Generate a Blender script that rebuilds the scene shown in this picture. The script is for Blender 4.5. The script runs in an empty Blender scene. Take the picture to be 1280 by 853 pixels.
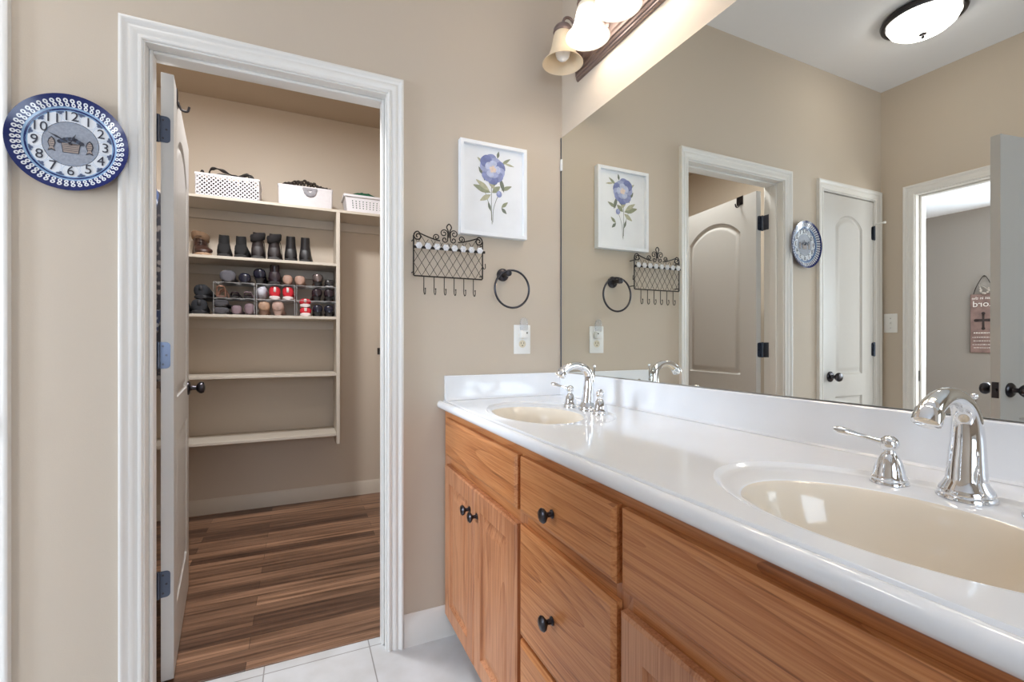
import bpy, bmesh, math, random
from mathutils import Vector, Matrix
PI = math.pi
random.seed(7)
S = bpy.context.scene
COL = S.collection

# ------------------------------------------------------------------ camera
F_PX = 578.0
YAW = math.atan(265 / 578.0)
cd = bpy.data.cameras.new('camera')
cd.sensor_width = 36.0
cd.lens = F_PX / 1280 * 36
cd.shift_y = 2.5 / 1280
cd.clip_start = 0.02
cam = bpy.data.objects.new('camera', cd)
COL.objects.link(cam)
cam.location = (-1.046, -1.755, 1.143)
cam.rotation_euler = (PI / 2, 0, -YAW)
S.camera = cam

# ------------------------------------------------------------------ world, view, lights
S.view_settings.view_transform = 'Standard'
S.view_settings.look = 'None'
S.view_settings.gamma = 1.0
S.view_settings.use_curve_mapping = False
S.view_settings.exposure = 1.22
BULB_POWER = 10.5       # emission strength of a lit bulb
SHADE_GLOW = 3.8        # emission of a lit frosted shade
DOME_GLOW = 5.6
S.cycles.max_bounces = 10
S.cycles.diffuse_bounces = 6
S.cycles.glossy_bounces = 6
S.cycles.sample_clamp_indirect = 6.0
S.cycles.use_denoising = True

W = bpy.data.worlds.new('sky')
S.world = W
W.use_nodes = True
W.node_tree.nodes['Background'].inputs[0].default_value = (0.62, 0.78, 1.0, 1)
W.node_tree.nodes['Background'].inputs[1].default_value = 1.2


def area(name, loc, rot, sx, sy, power, col):
    d = bpy.data.lights.new(name, 'AREA')
    d.shape = 'RECTANGLE'
    d.size, d.size_y, d.energy, d.color = sx, sy, power, col
    o = bpy.data.objects.new(name, d)
    o.location = loc
    o.rotation_euler = rot
    COL.objects.link(o)
    return o


# daylight through the window of the bedroom (it reaches the bathroom through the entry doorway) and of the bathroom, and added fills for bedroom and closet
area('bedroom_window_daylight', (-4.93, -0.75, 1.5), (PI / 2, 0, -PI / 2), 1.15, 1.15, 56, (0.74, 0.86, 1.0))
area('bedroom_fill', (-3.7, -2.25, 1.3), (PI / 2, 0, 0), 1.6, 1.6, 36, (0.92, 0.96, 1.0))  # added fill brightening the bedroom, no window in this side wall
area('bathroom_window_daylight', (-1.25, -3.33, 1.55), (PI / 2, 0, 0), 1.1, 1.15, 7, (0.80, 0.90, 1.0))
area('closet_fill', (-1.35, 0.60, 2.74), (0, 0, 0), 0.3, 0.3, 16, (0.97, 0.98, 1.0))  # added unseen fill that lifts the closet, no fixture behind it


# ------------------------------------------------------------------ materials
def lin(c):
    c = c / 255.0
    return c / 12.92 if c <= 0.04045 else ((c + 0.055) / 1.055) ** 2.4


def rgb(r, g, b):
    return (lin(r), lin(g), lin(b), 1)


def mat(name, col, rough=0.5, metal=0.0, bump=0.0, bscale=200.0, emit=0.0, ecol=None, coat=0.0, var=0.0, vscale=4.0):
    m = bpy.data.materials.new(name)
    m.use_nodes = True
    nt = m.node_tree
    b = nt.nodes['Principled BSDF']
    c = rgb(*col)
    b.inputs['Base Color'].default_value = c
    b.inputs['Roughness'].default_value = rough
    b.inputs['Metallic'].default_value = metal
    if coat:
        b.inputs['Coat Weight'].default_value = coat
        b.inputs['Coat Roughness'].default_value = 0.08
    tc = nt.nodes.new('ShaderNodeTexCoord')
    n = nt.nodes.new('ShaderNodeTexNoise')
    n.inputs['Scale'].default_value = vscale
    n.inputs['Detail'].default_value = 3
    nt.links.new(tc.outputs['Object'], n.inputs['Vector'])
    if var:
        r = nt.nodes.new('ShaderNodeValToRGB')
        r.color_ramp.elements[0].position = 0.3
        r.color_ramp.elements[1].position = 0.7
        r.color_ramp.elements[0].color = tuple(x * (1 - var) for x in c[:3]) + (1,)
        r.color_ramp.elements[1].color = tuple(min(1, x * (1 + var)) for x in c[:3]) + (1,)
        nt.links.new(n.outputs['Fac'], r.inputs['Fac'])
        nt.links.new(r.outputs['Color'], b.inputs['Base Color'])
    if bump:
        n2 = nt.nodes.new('ShaderNodeTexNoise')
        n2.inputs['Scale'].default_value = bscale
        nt.links.new(tc.outputs['Object'], n2.inputs['Vector'])
        bp = nt.nodes.new('ShaderNodeBump')
        bp.inputs['Strength'].default_value = bump
        bp.inputs['Distance'].default_value = 0.002
        nt.links.new(n2.outputs['Fac'], bp.inputs['Height'])
        nt.links.new(bp.outputs['Normal'], b.inputs['Normal'])
    if emit:
        b.inputs['Emission Color'].default_value = rgb(*(ecol or col))
        b.inputs['Emission Strength'].default_value = emit
    return m


def ramp(nt, stops):
    r = nt.nodes.new('ShaderNodeValToRGB')
    e = r.color_ramp.elements
    e[0].position, e[0].color = stops[0][0], rgb(*stops[0][1])
    e[1].position, e[1].color = stops[-1][0], rgb(*stops[-1][1])
    for p, c in stops[1:-1]:
        x = e.new(p)
        x.color = rgb(*c)
    return r


def math_node(nt, op, a, b=None):
    n = nt.nodes.new('ShaderNodeMath')
    n.operation = op
    for i, v in enumerate((a, b)):
        if v is None:
            continue
        if isinstance(v, (int, float)):
            n.inputs[i].default_value = v
        else:
            nt.links.new(v, n.inputs[i])
    return n.outputs[0]


def oak(name, axis, dark, mid, light):
    """stretched noise contours give cathedral grain running along axis"""
    m = bpy.data.materials.new(name)
    m.use_nodes = True
    nt = m.node_tree
    L = nt.links.new
    b = nt.nodes['Principled BSDF']
    tc = nt.nodes.new('ShaderNodeTexCoord')
    oi = nt.nodes.new('ShaderNodeObjectInfo')
    off = nt.nodes.new('ShaderNodeVectorMath')
    off.operation = 'ADD'
    sc = nt.nodes.new('ShaderNodeVectorMath')
    sc.operation = 'SCALE'
    sc.inputs[0].default_value = (3.1, 7.7, 5.3)
    L(oi.outputs['Random'], sc.inputs['Scale'])
    L(tc.outputs['Object'], off.inputs[0])
    L(sc.outputs[0], off.inputs[1])

    def stretched(k, kk):
        mp = nt.nodes.new('ShaderNodeMapping')
        s = [kk, kk, kk]
        s['xyz'.index(axis)] = k
        mp.inputs['Scale'].default_value = s
        L(off.outputs[0], mp.inputs['Vector'])
        return mp.outputs[0]
    n1 = nt.nodes.new('ShaderNodeTexNoise')
    n1.inputs['Scale'].default_value = 1.0
    n1.inputs['Detail'].default_value = 1.5
    n1.inputs['Roughness'].default_value = 0.35
    L(stretched(0.55, 5.5), n1.inputs['Vector'])
    bands = math_node(nt, 'FRACT', math_node(nt, 'MULTIPLY', n1.outputs['Fac'], 17.0))
    n2 = nt.nodes.new('ShaderNodeTexNoise')
    n2.inputs['Scale'].default_value = 1.0
    n2.inputs['Detail'].default_value = 4
    L(stretched(6, 260), n2.inputs['Vector'])
    pores = math_node(nt, 'MULTIPLY', math_node(nt, 'SUBTRACT', n2.outputs['Fac'], 0.5), 1.5)
    f = math_node(nt, 'ADD', math_node(nt, 'MULTIPLY', math_node(nt, 'POWER', bands, 2.5), 0.36), pores)
    n3 = nt.nodes.new('ShaderNodeTexNoise')
    n3.inputs['Scale'].default_value = 1.0
    L(stretched(1.0, 3.0), n3.inputs['Vector'])
    f = math_node(nt, 'ADD', f, math_node(nt, 'MULTIPLY', math_node(nt, 'SUBTRACT', n3.outputs['Fac'], 0.3), 0.7))
    r = ramp(nt, [(0.0, light), (0.45, mid), (1.0, dark)])
    L(f, r.inputs['Fac'])
    L(r.outputs['Color'], b.inputs['Base Color'])
    b.inputs['Roughness'].default_value = 0.42
    b.inputs['Coat Weight'].default_value = 0.12
    b.inputs['Coat Roughness'].default_value = 0.25
    bp = nt.nodes.new('ShaderNodeBump')
    bp.inputs['Strength'].default_value = 0.12
    bp.inputs['Distance'].default_value = 0.001
    L(n2.outputs['Fac'], bp.inputs['Height'])
    L(bp.outputs['Normal'], b.inputs['Normal'])
    return m


def brick_floor(name, bw, bh, mortar, c1, c2, cm, loc, offset, rough, grain=False):
    m = bpy.data.materials.new(name)
    m.use_nodes = True
    nt = m.node_tree
    L = nt.links.new
    b = nt.nodes['Principled BSDF']
    tc = nt.nodes.new('ShaderNodeTexCoord')
    mp = nt.nodes.new('ShaderNodeMapping')
    mp.inputs['Location'].default_value = loc
    L(tc.outputs['Object'], mp.inputs['Vector'])
    br = nt.nodes.new('ShaderNodeTexBrick')
    br.offset = offset
    br.offset_frequency = 2
    br.inputs['Scale'].default_value = 1.0
    br.inputs['Brick Width'].default_value = bw
    br.inputs['Row Height'].default_value = bh
    br.inputs['Mortar Size'].default_value = mortar
    br.inputs['Mortar Smooth'].default_value = 0.1
    br.inputs['Bias'].default_value = 0.0
    br.inputs['Color1'].default_value = rgb(*c1)
    br.inputs['Color2'].default_value = rgb(*c2)
    br.inputs['Mortar'].default_value = rgb(*cm)
    L(mp.outputs[0], br.inputs['Vector'])
    n = nt.nodes.new('ShaderNodeTexNoise')
    n.inputs['Detail'].default_value = 5
    if grain:
        mp2 = nt.nodes.new('ShaderNodeMapping')
        mp2.inputs['Scale'].default_value = (2.0, 45.0, 1)
        L(tc.outputs['Object'], mp2.inputs['Vector'])
        L(mp2.outputs[0], n.inputs['Vector'])
        n.inputs['Scale'].default_value = 1.0
    else:
        L(tc.outputs['Object'], n.inputs['Vector'])
        n.inputs['Scale'].default_value = 7.0
    mx = nt.nodes.new('ShaderNodeMix')
    mx.data_type = 'RGBA'
    mx.blend_type = 'MULTIPLY'
    mx.inputs['Factor'].default_value = 1.0
    r = ramp(nt, [(0.32, (150, 142, 134)), (0.68, (255, 255, 255))]) if grain else ramp(nt, [(0.3, (232, 230, 226)), (0.7, (255, 255, 255))])
    L(n.outputs['Fac'], r.inputs['Fac'])
    L(br.outputs['Color'], mx.inputs['A'])
    L(r.outputs['Color'], mx.inputs['B'])
    L(mx.outputs['Result'], b.inputs['Base Color'])
    b.inputs['Roughness'].default_value = rough
    return m


M = {}
M['paint'] = mat('tan_wall_paint', (200, 187, 171), 0.75, bump=0.12, bscale=220)
M['closet_paint'] = mat('closet_wall_paint', (203, 190, 174), 0.8, bump=0.12, bscale=220)
M['grey_paint'] = mat('bedroom_grey_paint', (146, 139, 132), 0.8, bump=0.1)
M['ceiling'] = mat('ceiling_white', (242, 244, 248), 0.9, bump=0.15, bscale=150)
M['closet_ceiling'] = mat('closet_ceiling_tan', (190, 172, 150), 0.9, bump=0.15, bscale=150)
M['trim'] = mat('white_trim_paint', (232, 230, 226), 0.35, bump=0.02, bscale=40)
M['door'] = mat('white_door_paint', (205, 203, 200), 0.38, bump=0.04, bscale=90)
M['tile'] = brick_floor('floor_tile', 0.352, 0.352, 0.0022, (212, 213, 215), (205, 206, 208), (150, 148, 146), (0.104 + 0.704, -0.05 + 0.704, 0), 0.0, 0.35)
M['wood_floor'] = brick_floor('plank_floor', 0.92, 0.078, 0.0007, (176, 136, 108), (98, 71, 56), (60, 44, 36), (0.3, 0.01, 0), 0.37, 0.42, True)
M['oak_v'] = oak('oak_vertical_grain', 'z', (102, 56, 34), (166, 106, 68), (192, 134, 94))
M['oak_h'] = oak('oak_horizontal_grain', 'y', (104, 56, 26), (174, 106, 56), (198, 134, 82))
M['toe'] = mat('shaded_oak_toe_kick', (96, 66, 46), 0.6, var=0.1)  # oak colour darkened to carry the shade under the cabinet
M['marble'] = mat('cultured_marble', (240, 242, 246), 0.09, coat=0.3, var=0.02, vscale=6)
M['marble_bowl'] = mat('cultured_marble_bowl', (234, 223, 206), 0.12, coat=0.3, var=0.02, vscale=5)
M['chrome'] = mat('polished_chrome', (235, 236, 238), 0.04, 1.0)
M['bronze'] = mat('oil_rubbed_bronze', (72, 70, 74), 0.28, 1.0, var=0.1)
M['bronze_plate'] = mat('bronze_fixture', (140, 124, 120), 0.34, 0.75, var=0.08)
M['hinge'] = mat('hinge_bronze', (92, 98, 112), 0.3, 1.0, var=0.06)
M['iron'] = mat('wrought_iron', (52, 46, 42), 0.45, 0.6, var=0.1)
M['mirror'] = mat('mirror_glass', (230, 231, 225), 0.0, 1.0)
M['clear'] = mat('clear_plastic', (245, 246, 248), 0.15)
M['clear'].node_tree.nodes['Principled BSDF'].inputs['IOR'].default_value = 1.15
M['clear'].node_tree.nodes['Principled BSDF'].inputs['Transmission Weight'].default_value = 0.85
M['frosted_bead'] = mat('frosted_bead', (222, 222, 226), 0.25)
M['white_plastic'] = mat('white_plastic', (236, 235, 232), 0.35)
M['slot'] = mat('outlet_slot_grey', (90, 84, 76), 0.5)
M['ivory'] = mat('ivory_plastic', (226, 214, 188), 0.4)
M['frame_white'] = mat('white_frame', (236, 238, 242), 0.4, bump=0.03, bscale=60)
M['paper'] = mat('watercolour_paper', (234, 236, 240), 0.7, var=0.03, vscale=14)
M['shelf'] = mat('shelf_paint', (206, 196, 182), 0.45, bump=0.03)
M['black'] = mat('black_leather', (34, 32, 34), 0.42, var=0.2, vscale=20)
M['black_suede'] = mat('black_suede', (30, 29, 30), 0.85, var=0.2, vscale=20)
M['rubber'] = mat('dark_rubber', (44, 42, 42), 0.7)
M['wire'] = mat('grey_wire', (168, 166, 164), 0.4, 0.4)
M['shade_lit'] = mat('lit_frosted_shade', (205, 192, 172), 0.4, emit=SHADE_GLOW, ecol=(255, 243, 228))
def lamp_profile(m, z_bulb, lo, hi):
    """frosted glass glows most around the bulb and less towards the rim and the neck (object height in the lamp)"""
    nt = m.node_tree
    tc = nt.nodes.new('ShaderNodeTexCoord')
    sp = nt.nodes.new('ShaderNodeSeparateXYZ')
    nt.links.new(tc.outputs['Object'], sp.inputs[0])
    mr_ = nt.nodes.new('ShaderNodeMapRange')
    mr_.inputs['From Min'].default_value = 0.0
    mr_.inputs['From Max'].default_value = 0.055
    mr_.inputs['To Min'].default_value = hi
    mr_.inputs['To Max'].default_value = lo
    mr_.interpolation_type = 'SMOOTHSTEP'
    nt.links.new(math_node(nt, 'ABSOLUTE', math_node(nt, 'SUBTRACT', sp.outputs['Z'], z_bulb)), mr_.inputs['Value'])
    nt.links.new(mr_.outputs[0], nt.nodes['Principled BSDF'].inputs['Emission Strength'])


lamp_profile(M['shade_lit'], 0.066, 0.12, SHADE_GLOW)
M['shade_off'] = mat('unlit_frosted_shade', (226, 206, 176), 0.35)
M['bulb_on'] = mat('lit_bulb', (255, 250, 240), 0.3, emit=BULB_POWER, ecol=(255, 252, 248))
M['bulb_off'] = mat('unlit_bulb', (250, 250, 250), 0.4)
M['dome'] = mat('lit_alabaster_dome', (255, 248, 238), 0.35, emit=DOME_GLOW, ecol=(255, 250, 244))


# ------------------------------------------------------------------ object helpers
def prep(me, smooth, ang):
    if smooth:
        for p in me.polygons:
            p.use_smooth = True
        me.set_sharp_from_angle(angle=ang)


def obj(name, bm, mats, parent=None, world=True, smooth=True, ang=0.7):
    """link a bmesh as ONE object; world=True: vertices are world coordinates and the parent is an unrotated Empty"""
    bmesh.ops.recalc_face_normals(bm, faces=bm.faces[:])
    if parent is not None and world:
        off = Vector(parent.location)
        p = parent.parent
        while p is not None:
            off += Vector(p.location)
            p = p.parent
        bmesh.ops.translate(bm, verts=bm.verts[:], vec=-off)
    me = bpy.data.meshes.new(name)
    bm.to_mesh(me)
    bm.free()
    for m in (mats if isinstance(mats, (list, tuple)) else [mats]):
        me.materials.append(m)
    prep(me, smooth, ang)
    o = bpy.data.objects.new(name, me)
    COL.objects.link(o)
    if parent is not None:
        o.parent = parent
    return o


def thing(name, label, cat, loc=(0, 0, 0), rotz=0.0, group=None):
    o = bpy.data.objects.new(name, None)
    o.empty_display_size = 0.05
    COL.objects.link(o)
    o.location = loc
    o.rotation_euler = (0, 0, rotz)
    o['label'] = label
    o['category'] = cat
    if group:
        o['group'] = group
    return o


def struct(name, label, loc=(0, 0, 0), rotz=0.0):
    o = bpy.data.objects.new(name, None)
    o.empty_display_size = 0.05
    COL.objects.link(o)
    o.location = loc
    o.rotation_euler = (0, 0, rotz)
    o['kind'] = 'structure'
    o['label'] = label
    return o


def tag(o, label, cat, group=None):
    o['label'] = label
    o['category'] = cat
    if group:
        o['group'] = group
    return o


def st(o, label):
    o['kind'] = 'structure'
    o['label'] = label
    return o


def rebase(o, loc):
    """move a single mesh thing's origin to loc"""
    v = Vector(loc)
    o.data.transform(Matrix.Translation(-v))
    o.location = v
    return o


# ------------------------------------------------------------------ mesh helpers
def NB():
    return bmesh.new()


def box(bm, x0, x1, y0, y1, z0, z1, bev=0.0, seg=2, mi=0):
    vs = [bm.verts.new((x, y, z)) for x in (x0, x1) for y in (y0, y1) for z in (z0, z1)]
    q = [(0, 1, 3, 2), (4, 6, 7, 5), (0, 4, 5, 1), (2, 3, 7, 6), (0, 2, 6, 4), (1, 5, 7, 3)]
    fs = [bm.faces.new([vs[i] for i in f]) for f in q]
    for f in fs:
        f.material_index = mi
    if bev:
        es = set(e for f in fs for e in f.edges)
        r = bmesh.ops.bevel(bm, geom=list(es), offset=bev, segments=seg, profile=0.5, affect='EDGES')
        for f in r['faces']:
            f.material_index = mi


def loft(bm, rings, close=True, caps=True, mi=0):
    R = [[bm.verts.new(p) for p in r] for r in rings]
    n = len(R[0])
    for a, b in zip(R[:-1], R[1:]):
        for i in range(n if close else n - 1):
            j = (i + 1) % n
            f = bm.faces.new((a[i], a[j], b[j], b[i]))
            f.material_index = mi
    if caps and close:
        for r in (R[0], R[-1]):
            f = bm.faces.new(r)
            f.material_index = mi
    return R


def lathe(bm, prof, c=(0, 0, 0), axis='z', n=24, mi=0, caps=True):
    """prof: (radius, height along axis)"""
    rings = []
    for r, h in prof:
        ring = []
        for i in range(n):
            a = 2 * PI * i / n
            u, v = r * math.cos(a), r * math.sin(a)
            p = {'z': (u, v, h), 'x': (h, u, v), 'y': (u, h, v)}[axis]
            ring.append((c[0] + p[0], c[1] + p[1], c[2] + p[2]))
        rings.append(ring)
    loft(bm, rings, mi=mi, caps=caps)


def tube(bm, pts, r, n=8, closed=False, mi=0):
    P = [Vector(p) for p in pts]
    m = len(P)
    rad = r if isinstance(r, (list, tuple)) else [r] * m
    T = []
    for i in range(m):
        a = P[(i - 1) % m] if (closed or i > 0) else P[i]
        b = P[(i + 1) % m] if (closed or i < m - 1) else P[i]
        T.append((b - a).normalized())
    up = Vector((0, 0, 1)) if abs(T[0].z) < 0.9 else Vector((1, 0, 0))
    N = (up - T[0] * up.dot(T[0])).normalized()
    rings = []
    for i in range(m):
        if i:
            N = (N - T[i] * N.dot(T[i]))
            N = N.normalized() if N.length > 1e-6 else T[i].orthogonal().normalized()
        B = T[i].cross(N)
        rings.append([P[i] + (N * math.cos(2 * PI * k / n) + B * math.sin(2 * PI * k / n)) * rad[i] for k in range(n)])
    if closed:
        R = [[bm.verts.new(p) for p in rr] for rr in rings]
        for i in range(m):
            a, b = R[i], R[(i + 1) % m]
            # match twist on the closing segment
            sh = 0
            if i == m - 1:
                best = 1e9
                for s in range(n):
                    d = sum((a[k].co - b[(k + s) % n].co).length for k in range(n))
                    if d < best:
                        best, sh = d, s
            for k in range(n):
                f = bm.faces.new((a[k], a[(k + 1) % n], b[(k + 1 + sh) % n], b[(k + sh) % n]))
                f.material_index = mi
    else:
        loft(bm, rings, mi=mi)


def catmull(pts, k=6):
    P = [Vector(p) for p in pts]
    out = []
    for i in range(len(P) - 1):
        p0, p1, p2, p3 = P[max(i - 1, 0)], P[i], P[i + 1], P[min(i + 2, len(P) - 1)]
        for j in range(k):
            t = j / k
            out.append(0.5 * ((2 * p1) + (-p0 + p2) * t + (2 * p0 - 5 * p1 + 4 * p2 - p3) * t * t + (-p0 + 3 * p1 - 3 * p2 + p3) * t ** 3))
    out.append(P[-1])
    return out


def sphere(bm, c, r, sz=1.0, n=16, m=10, mi=0):
    prof = [(max(r * math.sin(PI * i / m), 1e-4), -r * sz * math.cos(PI * i / m)) for i in range(m + 1)]
    lathe(bm, prof, c, 'z', n, mi)


def filled(bm, loops, mp, mi=0):
    """planar face from an outer loop and hole loops; loops are 2D; mp maps 2D -> 3D; returns vert lists"""
    L = []
    es = []
    for lp in loops:
        vs = [bm.verts.new(mp(*p)) for p in lp]
        L.append(vs)
        for i in range(len(vs)):
            es.append(bm.edges.new((vs[i], vs[(i + 1) % len(vs)])))
    r = bmesh.ops.triangle_fill(bm, use_beauty=True, use_dissolve=False, edges=es)
    for g in r['geom']:
        if isinstance(g, bmesh.types.BMFace):
            g.material_index = mi
    return L


def bridge(bm, a, b, mi=0):
    n = len(a)
    for i in range(n):
        j = (i + 1) % n
        f = bm.faces.new((a[i], a[j], b[j], b[i]))
        f.material_index = mi


def arch_loop(x0, x1, z0, z1, rise, n=14):
    """closed loop, bottom-left first; rise 0 = rectangle"""
    pts = [(x0, z0), (x1, z0)]
    w = x1 - x0
    if rise <= 0:
        return pts + [(x1, z1), (x0, z1)]
    rad = (w * w / 4 + rise * rise) / (2 * rise)
    cz = z1 - rad
    a = math.asin(min(1, (w / 2) / rad))
    for i in range(n + 1):
        t = a - 2 * a * i / n
        pts.append(((x0 + x1) / 2 + rad * math.sin(t), cz + rad * math.cos(t)))
    return pts


def inset(loop, d):
    n = len(loop)
    out = []
    for i in range(n):
        p0, p1, p2 = Vector(loop[i - 1]), Vector(loop[i]), Vector(loop[(i + 1) % n])
        e1, e2 = (p1 - p0).normalized(), (p2 - p1).normalized()
        n1, n2 = Vector((-e1.y, e1.x)), Vector((-e2.y, e2.x))
        b = n1 + n2
        k = d / max(0.3, (1 + n1.dot(n2)))
        out.append(tuple(p1 + b * k))
    return out


def panel_face(bm, outer, panels, mp, steps):
    """face with moulded panels. mp(x, z, depth). steps: [(inset, depth), ...] after the opening edge"""
    L = filled(bm, [outer] + panels, lambda x, z: mp(x, z, 0))
    for lp, vs in zip(panels, L[1:]):
        prev = vs
        for ins, dep in steps:
            cur = [bm.verts.new(mp(x, z, dep)) for x, z in inset(lp, ins)]
            bridge(bm, prev, cur)
            prev = cur
        bm.faces.new(prev)
    return L[0]


def sweep_casing(bm, prof, a0, a1, top, mp, bottom=0.0):
    """mitred door casing; prof: (offset outward from the opening, thickness); mp(a, t, z) -> world"""
    rings = []
    for cor in ((a0, bottom, -1, 0), (a0, top, -1, 1), (a1, top, 1, 1), (a1, bottom, 1, 0)):
        rings.append([mp(cor[0] + cor[2] * o, t, cor[1] + cor[3] * o) for o, t in prof])
    loft(bm, rings)


CASING = [(0, 0), (0, 0.007), (0.003, 0.010), (0.009, 0.010), (0.011, 0.007), (0.016, 0.007), (0.020, 0.010), (0.027, 0.0125), (0.032, 0.0125),
          (0.034, 0.011), (0.038, 0.0115), (0.044, 0.0165), (0.048, 0.019), (0.053, 0.019), (0.056, 0.017), (0.057, 0)]


# ------------------------------------------------------------------ setting
XD, YB, H = -2.447, -3.3, 2.79      # far wall (door side), wall behind the camera, ceiling
TH = 0.115
CX0, CX1, CT = -1.477, -0.755, 2.065      # closet opening
LX0, LX1, LT = -2.368, -1.840, 2.065      # linen closet opening
EY0, EY1, ET = -0.930, -0.190, 2.065      # entry opening in the far wall
CYB = 1.90                                # closet back wall

b = NB()
J = 0.012                                 # jamb board thickness
for x0, x1, z0, z1 in ((XD, LX0 - J, 0, H), (LX0 - J, LX1 + J, LT + J, H), (LX1 + J, CX0 - J, 0, H), (CX0 - J, CX1 + J, CT + J, H), (CX1 + J, 0.0, 0, H)):
    box(b, x0, x1, 0, TH, z0, z1)
bmesh.ops.remove_doubles(b, verts=b.verts[:], dist=1e-5)
st(obj('wall_front', b, M['paint'], smooth=False), 'tan painted wall with the closet doorway, clock and framed flower')
b = NB(); box(b, 0, TH, YB, CYB + TH, 0, H)
st(obj('wall_right', b, M['paint'], smooth=False), 'tan wall behind the big mirror and the vanity')
b = NB()
for y0, y1, z0, z1 in ((YB, EY0 - J, 0, H), (EY0 - J, EY1 + J, ET + J, H), (EY1 + J, CYB + TH, 0, H)):
    box(b, XD - TH, XD, y0, y1, z0, z1)
st(obj('wall_left', b, M['paint'], smooth=False), 'tan wall seen in the mirror with the open entry door')
WX0, WX1, WZ0, WZ1 = -1.85, -0.65, 0.95, 2.15
b = NB()
for x0, x1, z0, z1 in ((XD - TH, WX0, 0, H), (WX0, WX1, 0, WZ0), (WX0, WX1, WZ1, H), (WX1, TH, 0, H)):
    box(b, x0, x1, YB - TH, YB, z0, z1)
st(obj('wall_back', b, M['paint'], smooth=False), 'tan wall with the window behind the photographer')
b = NB(); box(b, XD - TH, TH, YB - TH, 0.06, H, H + 0.1)
st(obj('ceiling', b, M['ceiling'], smooth=False), 'flat white bathroom ceiling')
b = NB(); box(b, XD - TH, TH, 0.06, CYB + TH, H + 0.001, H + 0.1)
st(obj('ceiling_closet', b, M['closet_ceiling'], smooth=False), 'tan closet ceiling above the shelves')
b = NB(); box(b, XD - TH, TH, YB - TH, 0.094, -0.1, 0)
st(obj('floor', b, M['tile'], smooth=False), 'pale grey square floor tiles of the bathroom')
b = NB(); box(b, XD - TH, TH, 0.094, CYB + TH, -0.1, 0)
st(obj('floor_closet', b, M['wood_floor'], smooth=False), 'brown wood plank floor inside the closet')
b = NB(); box(b, XD, 0, CYB, CYB + TH, 0, H)
st(obj('wall_closet', b, M['closet_paint'], smooth=False), 'beige back wall of the closet behind the shelves')
# bedroom beyond the entry door
BX, BH = -4.9, 2.44
b = NB()
for y0, y1, z0, z1 in ((-2.4, -1.35, 0, BH), (-1.35, -0.15, 0, 0.9), (-1.35, -0.15, 2.1, BH), (-0.15, 2.6, 0, BH)):
    box(b, BX - TH, BX, y0, y1, z0, z1)
st(obj('wall_bedroom', b, M['grey_paint'], smooth=False), 'grey wall with the hanging sign, seen through the entry door')
b = NB()
box(b, BX, XD - TH, -2.4, -2.3, 0, BH); box(b, BX, XD - TH, 2.5, 2.6, 0, BH)
st(obj('wall_bedroom_sides', b, M['grey_paint'], smooth=False), 'grey side walls of the next room')
b = NB(); box(b, BX - TH, XD - TH, -2.4, 2.6, BH, BH + 0.1)
st(obj('ceiling_bedroom', b, M['ceiling'], smooth=False), 'white ceiling of the next room')
b = NB(); box(b, BX - TH, XD - TH, -2.4, 2.6, -0.1, 0)
st(obj('floor_bedroom', b, M['wood_floor'], smooth=False), 'wood floor of the next room')

# windows outside the view: one in the far wall, one behind the photographer
def window(name, label, a0, a1, z0, z1, mp):
    wn = struct(name, label, mp((a0 + a1) / 2, 0, z0))

    def wb(bm, A0, A1, d0, d1, Z0, Z1, bev):
        p, q = mp(A0, d0, Z0), mp(A1, d1, Z1)
        box(bm, min(p[0], q[0]), max(p[0], q[0]), min(p[1], q[1]), max(p[1], q[1]), Z0, Z1, bev, 1)
    b = NB()
    wb(b, a0, a0 + 0.05, 0.03, 0.08, z0, z1, 0.003); wb(b, a1 - 0.05, a1, 0.03, 0.08, z0, z1, 0.003)
    wb(b, a0 + 0.05, a1 - 0.05, 0.03, 0.08, z0, z0 + 0.05, 0.003); wb(b, a0 + 0.05, a1 - 0.05, 0.03, 0.08, z1 - 0.05, z1, 0.003)
    obj('window_frame', b, M['trim'], wn)
    b = NB(); sweep_casing(b, CASING, a0, a1, z1, lambda a, t, z: mp(a, -t, z), z0)
    obj('window_casing', b, M['trim'], wn)
    b = NB(); wb(b, a0 - 0.08, a1 + 0.08, -0.05, 0.028, z0 - 0.03, z0, 0.004)
    obj('window_sill', b, M['trim'], wn)


window('window_1', 'white framed bedroom window beside the hanging sign, hidden behind the entry door', -1.35, -0.15, 0.9, 2.1, lambda a, d, z: (BX - d, a, z))
window('window_2', 'white framed window behind the photographer', WX0, WX1, WZ0, WZ1, lambda a, d, z: (a, YB - d, z))


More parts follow.
